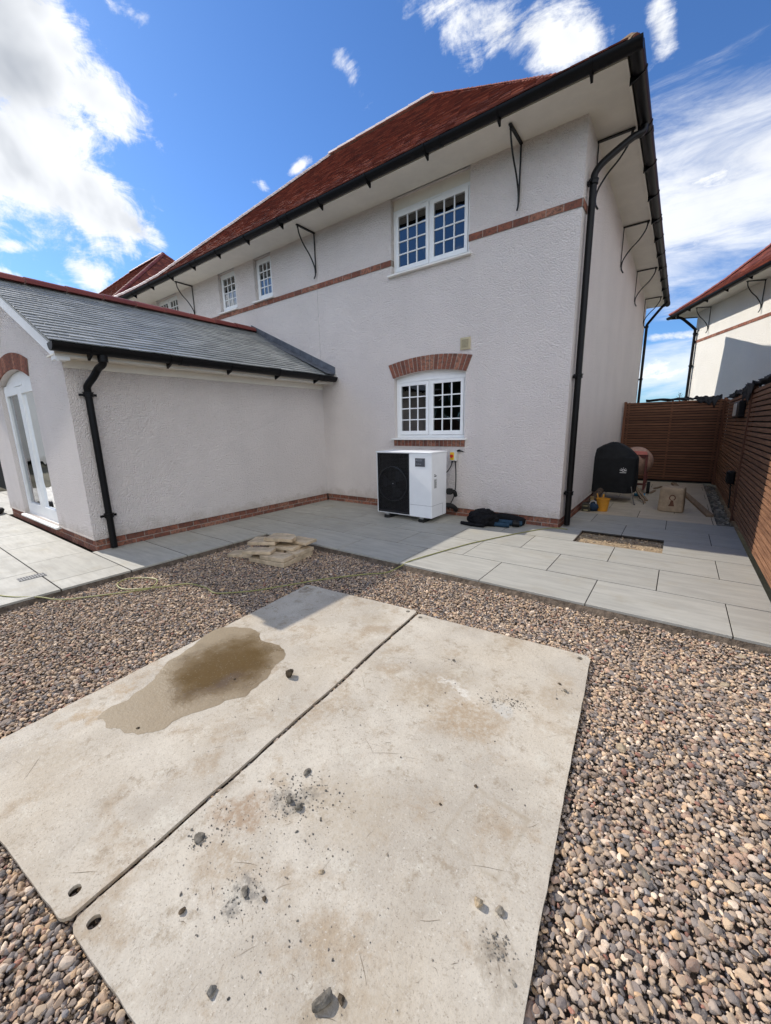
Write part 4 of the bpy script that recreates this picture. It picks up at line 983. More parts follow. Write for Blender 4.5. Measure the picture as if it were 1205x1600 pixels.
# ---------------------------------------------------------------- other houses of the same design
def simple_house(base, ang, L, Wd, label, mat, band=True, brackets=(), pipe=False, rin=None, tiles=True):
    """base = a corner at ground, local x along the eaves, local y into the house; ang rotates local x"""
    t = thing('house', (base[0], base[1], 0), label, 'house')
    Mx = Matrix.Translation(Vector((base[0], base[1], 0))) @ Matrix.Rotation(ang, 4, 'Z')
    def b_(mb, name, mat_, par, **k): return mb.xf(Mx).build(name, mat_, par, **k)
    w = MB()
    for p, q_ in (((0, 0), (L, 0)), ((L, 0), (L, Wd)), ((L, Wd), (0, Wd)), ((0, Wd), (0, 0))): w.quad((*p, 0), (*q_, 0), (*q_, ZS), (*p, ZS))
    b_(w, 'wall', mat, t)
    e = .48
    s = MB(); s.quad((-e, -e, ZS), (L + e, -e, ZS), (L + e, Wd + e, ZS), (-e, Wd + e, ZS)); b_(s, 'soffit', m_cream, t)
    f = MB(); f.box(-e - .02, L + e + .02, -e - .02, -e, ZS - .012, ZS + .07); f.box(-e - .02, -e, -e, Wd + e, ZS - .012, ZS + .07); f.box(L + e, L + e + .02, -e, Wd + e, ZS - .012, ZS + .07); b_(f, 'fascia', m_cream, t)
    hh = (Wd + 2 * e + .2) / 2; rin_ = rin or hh
    prof = [(0, 4.93), (.60, 5.32), (1.0, 5.62), (hh, 5.62 + (hh - 1.0) * .9)]
    o0 = -e - .1; L2 = L + 2 * e + .2
    def ring(i):
        r, z = prof[i]; x = rin_ * r / hh
        return [(o0 + x, o0 + r, z - .02), (o0 + L2 - x, o0 + r, z - .02), (o0 + L2 - x, o0 + 2 * hh - r, z - .02), (o0 + x, o0 + 2 * hh - r, z - .02)]
    r_ = MB()
    for i in range(3):
        A, B = ring(i), ring(i + 1)
        for k in range(4): r_.quad(A[k], A[(k + 1) % 4], B[(k + 1) % 4], B[k])
    ro = b_(r_, 'roof', m_tile, t)
    if tiles:
        tl = MB(); tiled_slope(tl, prof, lambda r: o0 + rin_ * r / hh, lambda r: o0 + L2 - rin_ * r / hh, .105, .168, (0, o0, 0), (1, 0, 0), (0, 1, 0))
        tiled_slope(tl, [(r * rin_ / hh, z) for r, z in prof], lambda r: o0 + r * hh / rin_, lambda r: o0 + 2 * hh - r * hh / rin_, .105, .168, (o0 + L2, 0, 0), (0, 1, 0), (-1, 0, 0))
        b_(tl, 'roof_tiles', m_tile, ro)
    rd = MB()
    for k in range(4):
        for i in range(3): ridge_row(rd, Vector(ring(i)[k]) + Vector((0, 0, .03)), Vector(ring(i + 1)[k]) + Vector((0, 0, .03)), .085, .105, .9)
    ridge_row(rd, Vector(ring(3)[0]) + Vector((0, 0, .03)), Vector(ring(3)[1]) + Vector((0, 0, .03)), .12, .34, .9)
    b_(rd, 'ridge_tiles', m_ridge, ro)
    rot = Matrix.Rotation(ang, 3, 'Z'); T = lambda x, y, z: Vector(Mx @ Vector((x, y, z))); dr = lambda x, y: rot @ Vector((x, y, 0))
    gutter(t, T(-e - .19, -e - .10, 4.895), T(L + e + .17, -e - .10, 4.895), dr(0, -1), r=.072)
    gutter(t, T(-e - .10, -e - .1, 4.895), T(-e - .10, Wd + e, 4.895), dr(-1, 0), r=.072); gutter(t, T(L + e + .10, -e - .1, 4.895), T(L + e + .10, Wd + e, 4.895), dr(1, 0), r=.072)
    if band: brick_run(t, 'brick_band', tuple(T(0, 0, 0)[:2]), tuple(T(L, 0, 0)[:2]), 3.91, .085, .205, .09, tuple(dr(0, -1)[:2]), 1, .012)
    for x in brackets: iron_bracket(t, T(x, -.002, ZS - .004), dr(0, -1))
    if pipe is not False:
        x = pipe; pp = [T(x, -.065, .02), T(x, -.065, 4.25)] + spline([T(x, -.065, 4.3), T(x, -.10, 4.37), T(x - .1, -.42, 4.70), T(x - .12, -e - .08, 4.76), T(x - .12, -e - .1, 4.84)], 4)
        downpipe(t, pp, [T(x, -.065, 2.2), T(x, -.065, 3.2), T(x, -.065, 4.2)], dr(0, 1), .041)
    return t
na = math.atan2(-3.0, 1.35)
simple_house((0.05, 17.25), na, 12.0, 9.0, 'neighbouring white house beyond the side fence, lit by the sun', m_render_far, brackets=(.75, 3.1, 5.5), pipe=0.10)
simple_house((-28.0, 5.75), 0.0, 11.55, 9.6, 'distant red tiled house roof seen over the extension ridge', m_render_far, rin=4.6)
simple_house((-38.0, -9.0), 0.0, 10.0, 9.0, 'white house with red roof outside the frame, mirrored in the glazed doors', m_render_far, tiles=False)

# ---------------------------------------------------------------- fences
def slat_fence(name_loc, p, q_, n_out, zt, label, mat, posts, group=None):
    t = thing('slatted_fence', (*name_loc, 0), label, 'fence', group)
    P = Vector((*p, 0)); Q = Vector((*q_, 0)); o_ = Vector((*n_out, 0)); d = (Q - P).normalized()
    stops = sorted(posts)
    for a, b in zip(stops, stops[1:]):
        pn = MB(); z = 0.05; k = 0; m = (a + b) / 2
        while z < zt - .03:
            hgt = .046 + random.uniform(-.002, .002)
            c = P + d * m + Vector((0, 0, z + hgt / 2)) + o_ * random.uniform(-.0015, .0015)
            pn.obox(c, d, o_, (0, 0, 1), (b - a) / 2 - .032, .009, hgt / 2)
            z += .0615; k += 1
        po = pn.build('slat_panel', mat, t, bevel=.002)
        for s in (a + .08, m, b - .08):
            bk = MB(); bk.obox(P + d * s + o_ * -.024 + Vector((0, 0, zt / 2 + .02)), d, o_, (0, 0, 1), .02, .012, zt / 2 - .03); bk.build('batten', m_post, po)
    for s in stops:
        pm = MB(); pm.obox(P + d * s + o_ * -.004 + Vector((0, 0, zt / 2)), d, o_, (0, 0, 1), .03, .03, zt / 2 + .01); pm.build('post', m_post, t, bevel=.003)
    sh = MB(); L = stops[-1] - stops[0]; sh.obox(P + d * (stops[0] + L / 2) + o_ * -.055 + Vector((0, 0, zt / 2 - .02)), d, o_, (0, 0, 1), L / 2, .006, zt / 2 - .02)
    sh.build('backing_sheet', m_rubber, t)
    return t
XF = 0.75; YF = 11.62
slat_fence((XF, 7.5), (XF, 11.62), (XF, 3.3), (-1, 0), 1.86, 'long brown slatted timber fence on the right, partly sunlit', m_slat_y, (0.05, 4.15, 8.29))
slat_fence((-.2, YF), (XW + .03, YF), (XF - .02, YF), (0, -1), 1.90, 'brown slatted timber fence closing the far end of the side passage', m_slat_x, (0.03, XF - XW - .05))
slat_fence((-5, -9), (-16, -9.5), (6, -9.5), (0, 1), 1.8, 'timber fence at the bottom of the garden, seen mirrored in the lower window', m_slat_x, (0, 5.5, 11, 16.5, 22))
dk = MB()
for i in range(30): dk.box(-16.1 + i * .105, -16.01 + i * .105, 2.4, 2.42, 0, 1.55 + .012 * (i % 2))
dk.box(-16.1, -12.95, 2.4225, 2.46, .3, .38); dk.box(-16.1, -12.95, 2.4225, 2.46, 1.15, 1.23)
tag(dk.build('board_fence', m_rubber), 'dark board fence glimpsed at the left edge beyond the extension', 'fence')

hg = MB()  # unseen hedge, added so the lower window mirrors something dark
for i in range(9000):
    x = random.uniform(-19, 2.5); z = random.uniform(0.1, 4.6 + .35 * mnoise.noise(Vector((x * .6, 0, 0)))); y = -11.6 + random.uniform(-.5, .5) + .25 * mnoise.noise(Vector((x, z, 0)))
    a = random.uniform(0, 6.28); b = random.uniform(-1.2, 1.2); s_ = random.uniform(.07, .14)
    u = Vector((math.cos(a), math.sin(a), b)).normalized() * s_; v_ = Vector((-math.sin(a), math.cos(a), random.uniform(-1, 1))).normalized() * s_ * .5
    c = Vector((x, y, z)); hg.quad(c - u, c + v_, c + u, c - v_)
for i in range(21): hg.box(-19 + i * 1.02, -18.2 + i * 1.02, -11.75, -11.45, 0, 4.3 + random.uniform(-.2, .2))
tag(hg.build('hedge', plain('hedge_green', (.03, .045, .02), .8, .2, .5, 3)), 'tall dark hedge added outside the frame to darken the lower window reflection', 'hedge')

# dark membrane hanging over the fence tops
def drape(path, drop_front, back, out, label, seed, z0):
    """cloth laid over a fence top: path of (along points), uneven lower edge"""
    mb = MB(); P = spline([(*p, 0) for p in path], 8); n = len(P); o_ = Vector((*out, 0)); rows = 9; V = []
    for i, p in enumerate(P):
        s = i * .35; ln = drop_front * (.55 + .9 * abs(mnoise.noise(Vector((s * .55, seed, 0))))) * (min(1, 3 * min(i, n - 1 - i) / n + .35))
        hump = .045 * abs(mnoise.noise(Vector((s * .8, seed, 7)))) + .02
        for j in range(rows):
            t = j / (rows - 1)
            if t < .35: off = -back * (1 - t / .35) ; zz = hump - .05 * (1 - t / .35)
            else: off = .028 + .03 * mnoise.noise(Vector((s * 1.5, t * 3, seed))); zz = hump - ln * ((t - .35) / .65)
            if t < .35: off += .02
            nn = mnoise.noise(Vector((s * 1.3, t * 4, seed + 2))) * .018
            V.append(p + o_ * (off + nn) + Vector((0, 0, z0 + zz + nn)))
    mb.add(V, [(i * rows + j, (i + 1) * rows + j, (i + 1) * rows + j + 1, i * rows + j + 1) for i in range(n - 1) for j in range(rows - 1)])
    o = mb.build('membrane_sheet', m_membrane, smooth=True); m = o.modifiers.new('thick', 'SOLIDIFY'); m.thickness = .003
    return tag(o, label, 'membrane', 'black weed membrane draped over the fences')
m_membrane = plain('black_membrane', (0.022, 0.024, 0.030), 0.7, 0.3, 0.35, 15, bump=.004, bscale=40)
drape([(-.75, YF), (-.2, YF + .005), (.1, YF), (.3, YF + .005), (.5, YF), (.66, YF)], .07, .12, (0, -1), 'thin edge of black membrane lying along the top of the far fence', 3.3, 1.915)
drape([(.18, YF - .01), (.34, YF - .015), (.5, YF - .01), (.66, YF - .015)], .22, .12, (0, -1), 'black membrane flap hanging on the far fence beside the corner', 8.1, 1.935)
drape([(XF, 11.4), (XF, 10.2), (XF, 9.4), (XF, 8.6), (XF, 8.15)], .09, .12, (-1, 0), 'crumpled black membrane along the right fence top behind the wall lamp', 5.7, 1.885)
drape([(XF - .01, 8.2), (XF - .015, 7.9), (XF - .01, 7.6), (XF - .015, 7.25)], .34, .12, (-1, 0), 'wide black membrane fold hanging over the fence post', 11.3, 1.90)
drape([(XF, 7.3), (XF, 6.8), (XF, 6.3), (XF, 5.7), (XF, 5.0)], .06, .12, (-1, 0), 'narrow black membrane strip on the near part of the fence top', 14.9, 1.88)

# lamp and socket on the fence
t = thing('wall_lamp', (.72, 8.6, 1.6), 'square black lamp with pale front panel, high on the right fence', 'lamp')
m = MB(); m.box(.66, .738, 7.98, 8.74, 1.46, 1.70); m.build('lamp_housing', m_black, t, bevel=.01)
m = MB(); m.box(.653, .6605, 8.28, 8.70, 1.485, 1.675); m.build('lamp_panel', plain('frosted_panel', (.55, .55, .53), .3, .5, .05), t, bevel=.003)
t = thing('outdoor_socket', (.72, 7.95, .55), 'black weatherproof socket box low on the right fence beside the post', 'socket')
m = MB(); m.box(.655, .738, 7.86, 8.06, .47, .66); m.build('socket_box', m_black, t, bevel=.015)
m = MB(); m.box(.640, .6545, 7.88, 8.04, .50, .645); m.build('socket_cover', m_rubber, t, bevel=.01)
m = MB(); m.tube([(.70, 7.9, .47), (.715, 7.9, .3), (.72, 7.88, .1)], .009, 8); m.build('socket_cable', m_rubber, t)

# ---------------------------------------------------------------- heat pump
hp = thing('heat_pump', (-3.3, 5.2, 0), 'white air source heat pump with dark fan grille under the arched window', 'heat pump')
m_hpw = plain('white_enamel', (0.82, 0.84, 0.86), 0.32, 0.5, 0.04, 3)
m_hpd = plain('dark_grille', (0.014, 0.015, 0.019), 0.38, 0.5, 0.2, 10)
hx0, hx1, hy0, hy1, hz0, hz1 = -3.85, -2.84, 4.98, 5.44, .075, 1.045
gx = -3.235
m = MB(); m.box(gx + .002, hx1, hy0, hy1, hz0, hz1 - .012); m.box(hx0, hx0 + .022, hy0 + .004, hy1 - .002, hz0, hz1 - .012); m.box(hx0 + .022, gx + .002, hy1 - .03, hy1 - .003, hz0 + .002, hz1 - .013)
m.box(hx0 + .022, gx + .001, hy0 + .01, hy1 - .03, hz0, hz0 + .02)
hb_ = m.build('casing', m_hpw, hp, bevel=.012)
m = MB(); m.box(hx0 - .006, hx1 + .006, hy0 - .006, hy1 + .004, hz1 - .012, hz1 + .012); m.build('lid', m_hpw, hp, bevel=.008)
m = MB(); m.box(gx + .004, hx1 + .0015, hy0 - .0015, hy1 - .12, .262, .266); m.box(hx1 - .0005, hx1 + .0016, hy1 - .1205, hy1 - .1165, .09, .266); m.build('panel_seam', plain('seam_grey', (.3, .31, .33), .6), hb_)
m = MB(); m.box(hx0 + .0225, gx - .001, hy0 + .055, hy0 + .10, hz0 + .03, hz1 - .014); m.build('fan_back', m_dark, hp)
# grille: frame plus fine bars and the fan ring behind them
fx, fz = -3.545, .555
m = MB(); a_, b_, c_, d_ = hx0 + .0225, gx + .0005, hz0 + .022, hz1 - .0135; t_ = .018
m.box(a_, b_, hy0 + .0, hy0 + .03, d_ - t_, d_); m.box(a_, b_, hy0, hy0 + .03, c_, c_ + t_ * 2); m.box(a_, a_ + t_, hy0, hy0 + .03, c_ + 2 * t_, d_ - t_); m.box(b_ - t_, b_, hy0, hy0 + .03, c_ + 2 * t_, d_ - t_)
nb = 44
for i in range(1, nb):
    z = c_ + 2 * t_ + (d_ - t_ - c_ - 2 * t_) * i / nb; m.box(a_ + t_, b_ - t_, hy0 + .004, hy0 + .010, z - .0035, z + .0035)
for i in range(1, 7):
    x = a_ + t_ + (b_ - a_ - 2 * t_) * i / 7; m.box(x - .002, x + .002, hy0 + .0105, hy0 + .016, c_ + .036, d_ - t_)
gr_ = m.build('fan_grille', m_hpd, hp)
m = MB(); R0 = .262
for k in range(40):
    a0, a1 = 2 * math.pi * k / 40, 2 * math.pi * (k + 1) / 40
    f_ = lambda a, r, y: (fx + math.cos(a) * r, y, fz + math.sin(a) * r)
    m.hexa([f_(a0, R0, hy0 - .004), f_(a1, R0, hy0 - .004), f_(a1, R0, hy0 + .05), f_(a0, R0, hy0 + .05), f_(a0, R0 + .014, hy0 - .001), f_(a1, R0 + .014, hy0 - .001), f_(a1, R0 + .014, hy0 + .05), f_(a0, R0 + .014, hy0 + .05)])
m.build('fan_ring', plain('fan_ring_dark', (.016, .017, .02), .3, .6), hp, smooth=True)
m = MB()
for k in range(3):
    a = 2.1 * k + .5
    P_ = [Vector((fx + math.cos(a + u) * r, hy0 + .03 + (.02 if u > .4 else -.0), fz + math.sin(a + u) * r)) for r, u in ((.05, 0), (.22, -.15), (.235, .45), (.20, .9), (.05, .7))]
    m.prism(P_, (0, .006, 0))
m.tube([(fx, hy0 + .02, fz), (fx, hy0 + .05, fz)], .055, 20)
m.build('fan', plain('fan_blades', (.02, .021, .024), .45, .4), hp)
m = MB(); m.tube([(fx, hy0 + .014, fz), (fx, hy0 + .02, fz)], .008, 10); m.build('fan_hub', m_hpw, hp)
m = MB(); m.box(-3.12, -2.955, hy0 - .0035, hy0 - .0005, .845, .965); pl_ = m.build('badge', plain('badge_grey', (.075, .08, .095), .35, .5, .05), hp, bevel=.001)
m = MB(); m.box(-3.126, -2.949, hy0 - .0015, hy0 + .0005, .839, .971); m.build('badge_frame', plain('badge_silver', (.5, .5, .52), .3, .5, .05), pl_)
m_badge = plain('badge_print', (.36, .38, .42), .5, .3, .02)
m = MB()
for ang in (90, 210, 330):
    a = math.radians(ang); c = Vector((-3.098 + math.cos(a) * .0075, hy0 - .0042, .937 + math.sin(a) * .0075)); u = Vector((math.cos(a), 0, math.sin(a))); v_ = Vector((-math.sin(a), 0, math.cos(a)))
    m.prism([c - u * .0075, c + v_ * .0045, c + u * .0075, c - v_ * .0045], (0, .0005, 0))
m.build('logo', m_badge, pl_)
def text(body, size, mat, parent, name, origin, right, up, ext_=.0002):
    cu = bpy.data.curves.new(name, 'FONT'); cu.body = body; cu.size = size; cu.extrude = ext_
    ob = bpy.data.objects.new(name, cu); COL.objects.link(ob)
    dg = bpy.context.evaluated_depsgraph_get(); me = bpy.data.meshes.new_from_object(ob.evaluated_get(dg)); bpy.data.objects.remove(ob)
    r_, u_ = Vector(right).normalized(), Vector(up).normalized(); n_ = r_.cross(u_); o_ = Vector(origin) - Vector(parent['_o'])
    me.transform(Matrix.Translation(o_) @ Matrix((r_, u_, n_)).transposed().to_4x4())
    me.materials.clear(); me.materials.append(mat); o = bpy.data.objects.new(name, me); COL.objects.link(o); o.parent = parent; o['_o'] = tuple(parent['_o']); return o
text('MITSUBISHI', .0165, m_badge, pl_, 'lettering', (-3.080, hy0 - .0042, .938), (1, 0, 0), (0, 0, 1))
text('ELECTRIC', .0165, m_badge, pl_, 'lettering', (-3.080, hy0 - .0042, .922), (1, 0, 0), (0, 0, 1))
text('ECODAN', .021, m_badge, pl_, 'lettering', (-3.105, hy0 - .0042, .873), (1, 0, 0), (0, 0, 1))
# stickers on the side
m = MB(); m.box(hx1 + .0006, hx1 + .0018, 5.05, 5.13, .52, .66); st = m.build('rating_label', plain('silver_label', (.52, .53, .53), .4, .4, .05), hp)
m = MB()
for i in range(9): m.box(hx1 + .0019, hx1 + .0024, 5.057, 5.057 + random.uniform(.03, .066), .532 + i * .0135, .537 + i * .0135)
m.build('label_print', plain('print_dark', (.06, .06, .07), .7), st)
m = MB(); m.box(hx1 + .0006, hx1 + .0014, 5.055, 5.12, .695, .712); m.box(hx1 + .0006, hx1 + .0014, 5.052, 5.09, .720, .730); m.build('print_mark', plain('print_dark2', (.08, .08, .09), .7), hp)
m_zinc = plain('zinc', (.45, .45, .44), .4, .5, .3, 30, .6)
for x in (-3.66, -3.02):
    m = MB(); m.box(x - .05, x + .05, 4.97, 5.46, .0005, .05); m.build('rubber_foot', m_rubber, hp, bevel=.01)
    for y in (5.0, 5.42): m = MB(); m.box(x - .03, x + .03, y - .015, y + .015, .0505, .0745); m.build('foot_bracket', m_zinc, hp, bevel=.002)
m = MB(); m.tube(spline([(hx1 - .02, 5.46, .42), (-2.80, 5.5, .43), (-2.76, 5.56, .40), (-2.76, 5.6, .34)], 5), .032, 10); m.build('insulated_pipe', m_rubber, hp, smooth=True); m = MB(); m.tube(spline([(hx1 - .06, 5.47, .20), (-2.80, 5.52, .19), (-2.77, 5.6, .14), (-2.78, 5.66, .1)], 5), .038, 10); m.build('insulated_pipe', m_rubber, hp, smooth=True); m = MB(); m.box(-2.83, -2.765, 5.43, 5.5, .38, .47)
m.build('pipe_joint', m_rubber, hp)
# isolator
iso = thing('isolator_switch', (-2.80, 5.66, .96), 'grey switch box with yellow plate and red knob on the wall beside the heat pump', 'switch')
m = MB(); m.box(-2.865, -2.765, YW - .075, YW - .002, .885, 1.035); m.build('switch_box', plain('pale_grey_plastic', (.62, .62, .58), .5, .4, .05), iso, bevel=.008)
m = MB(); m.box(-2.868, -2.800, YW - .082, YW - .0755, .900, 1.02); yp = m.build('switch_plate', plain('yellow_plastic', (.80, .50, .03), .45, .4, .05), iso, bevel=.003)
m = MB(); m.tube([(-2.834, YW - .083, .962), (-2.834, YW - .100, .962)], .025, 20); m.box(-2.841, -2.827, YW - .116, YW - .1005, .938, .986); m.build('switch_knob', plain('red_plastic', (.55, .03, .02), .4, .4, .05), iso)
m = MB(); m.tube([(-2.855, YW - .03, .885), (-2.855, YW - .03, .862)], .014, 10); m.tube([(-2.80, YW - .03, .885), (-2.80, YW - .03, .862)], .016, 10); m.tube([(-2.77, YW - .03, 1.038), (-2.74, YW - .03, 1.046), (-2.66, YW - .035, 1.03)], [.014, .018, .006], 10); m.build('cable_gland', m_rubber, iso)
m = MB(); m.tube(spline([(-2.855, YW - .03, .87), (-2.865, YW - .05, .80), (-2.90, YW - .10, .72), (-2.90, 5.44, .68)], 6), .0075, 8); m.build('cable', m_rubber, iso); m = MB(); m.tube(spline([(-2.80, YW - .03, .87), (-2.785, YW - .035, .72), (-2.785, YW - .035, .50), (-2.81, YW - .04, .32), (-2.86, YW - .05, .20), (-2.90, YW - .06, .10)], 6), .008, 8)
m.build('cable', m_rubber, iso)

# ---------------------------------------------------------------- ground mats
ZM = -0.030; TM = 0.014
q = Mt('beige_mat', 0.8, 0.25)
base = q.mix(q.mr(q.noise(1.7, 7, 0.68, off=(2, 1, 0)), 0.32, 0.68), (0.41, 0.36, 0.29), (0.56, 0.505, 0.415))
base = q.mix(q.mr(q.noise(0.9, 3, 0.6, off=(7, 3, 0)), 0.42, 0.68, 0, .45), base, (0.50, 0.42, 0.31))
base = q.mix(q.mr(q.noise(3.4, 8, 0.75, off=(5, 9, 0)), 0.50, 0.68, 0, .75), base, (0.34, 0.255, 0.165))      # brown dried mud film
base = q.mix(q.mr(q.noise(8, 8, 0.8, off=(1, 4, 0)), 0.54, 0.65, 0, .65), base, (0.28, 0.22, 0.15))
base = q.mix(q.mr(q.noise(5, 6, 0.8, off=(8, 2, 0)), 0.55, 0.68, 0, .6), base, (0.58, 0.54, 0.45))
fine = q.noise(150, 5, 0.75); base = q.mix(q.mr(fine, 0.54, 0.70, 0, .7), base, (0.15, 0.12, 0.09)); base = q.mix(q.mr(q.noise(60, 5, .7, off=(4, 4, 0)), .54, .7, 0, .5), base, (.27, .215, .15)); base = q.mix(q.mr(q.noise(85, 4, .7, off=(9, 1, 0)), .6, .7, 0, .6), base, (.64, .60, .52))
gate = q.mr(q.noise(2.2, 4, 0.6, off=(3, 3, 0)), 0.45, 0.62)
base = q.mix(q.math('MULTIPLY', q.mr(q.vor(55), 0.13, 0.05), gate), base, (0.11, 0.09, 0.075))
# individual stains where they lie on the mats
sxy = q.n('ShaderNodeSeparateXYZ', {0: q.obj}); wx = q.math('MULTIPLY', q.math('SUBTRACT', q.noise(6, 6, .7, off=(1, 8, 0)), .5), .30); wy = q.math('MULTIPLY', q.math('SUBTRACT', q.noise(6, 6, .7, off=(6, 2, 0)), .5), .30)
def stain(b_, x, y, rx, ry, ang, col, st, soft=.6):
    X = q.math('SUBTRACT', q.math('ADD', sxy.outputs[0], wx), x); Y = q.math('SUBTRACT', q.math('ADD', sxy.outputs[1], wy), y); c_, s_ = math.cos(ang), math.sin(ang)
    u = q.math('DIVIDE', q.math('ADD', q.math('MULTIPLY', X, c_), q.math('MULTIPLY', Y, s_)), rx); v = q.math('DIVIDE', q.math('SUBTRACT', q.math('MULTIPLY', Y, c_), q.math('MULTIPLY', X, s_)), ry)
    r_ = q.math('SQRT', q.math('ADD', q.math('MULTIPLY', u, u), q.math('MULTIPLY', v, v)))
    m_ = q.math('MULTIPLY', q.mr(r_, 1.0, 1 - soft), q.mr(q.noise(38, 6, .75, off=(x, y, 0)), .36, .6, .25, 1.0)); return q.mix(q.math('MULTIPLY', m_, st), b_, col)
for a_ in ((-.72, 1.62, .26, .20, .6, (.33, .235, .14), .75), (-1.0, 1.75, .34, .16, 1.0, (.33, .25, .16), .6), (-.85, 1.80, .22, .035, -.35, (.66, .62, .54), .8), (-.60, 1.80, .09, .05, -.3, (.50, .48, .43), .8), (-.40, 2.1, .10, .28, .1, (.36, .28, .19), .6),
           (-1.22, .66, .15, .10, .8, (.30, .20, .12), .8), (-1.10, .52, .16, .11, .2, (.33, .24, .15), .6), (-1.08, .82, .13, .07, .7, (.15, .135, .115), .75), (-.97, .50, .06, .04, .4, (.16, .145, .125), .8), (-.235, .84, .035, .05, .3, (.11, .09, .07), .85), (-.22, .80, .09, .14, .3, (.27, .22, .16), .6),
           (-.9, .9, .3, .2, .4, (.38, .31, .22), .5), (-2.34, .50, .16, .07, .9, (.34, .23, .12), .7), (-2.45, .72, .10, .05, .6, (.35, .24, .13), .6), (-1.75, 2.2, .22, .12, .4, (.38, .31, .22), .5), (-2.62, 2.30, .10, .05, .2, (.22, .17, .12), .7), (-2.2, .3, .25, .14, .3, (.40, .33, .24), .5), (-.5, .45, .25, .12, 1.0, (.38, .31, .22), .45)):
    base = stain(base, *a_)
# ghost of a box that once stood on the right mat
def ghost(b_, x, y, hx, hy, ang):
    X = q.math('SUBTRACT', q.math('ADD', sxy.outputs[0], q.math('MULTIPLY', wx, .12)), x); Y = q.math('SUBTRACT', q.math('ADD', sxy.outputs[1], q.math('MULTIPLY', wy, .12)), y); c_, s_ = math.cos(ang), math.sin(ang)
    u = q.math('DIVIDE', q.math('ABSOLUTE', q.math('ADD', q.math('MULTIPLY', X, c_), q.math('MULTIPLY', Y, s_))), hx); v = q.math('DIVIDE', q.math('ABSOLUTE', q.math('SUBTRACT', q.math('MULTIPLY', Y, c_), q.math('MULTIPLY', X, s_))), hy)
    d_ = q.math('ABSOLUTE', q.math('SUBTRACT', q.math('MAXIMUM', u, v), 1.0)); return q.mix(q.math('MULTIPLY', q.mr(d_, .14, .0), q.mr(q.noise(9, 4, .7), .35, .65, .1, .6)), b_, (.33, .27, .19))
base = ghost(base, -.42, 1.14, .105, .13, -.08)
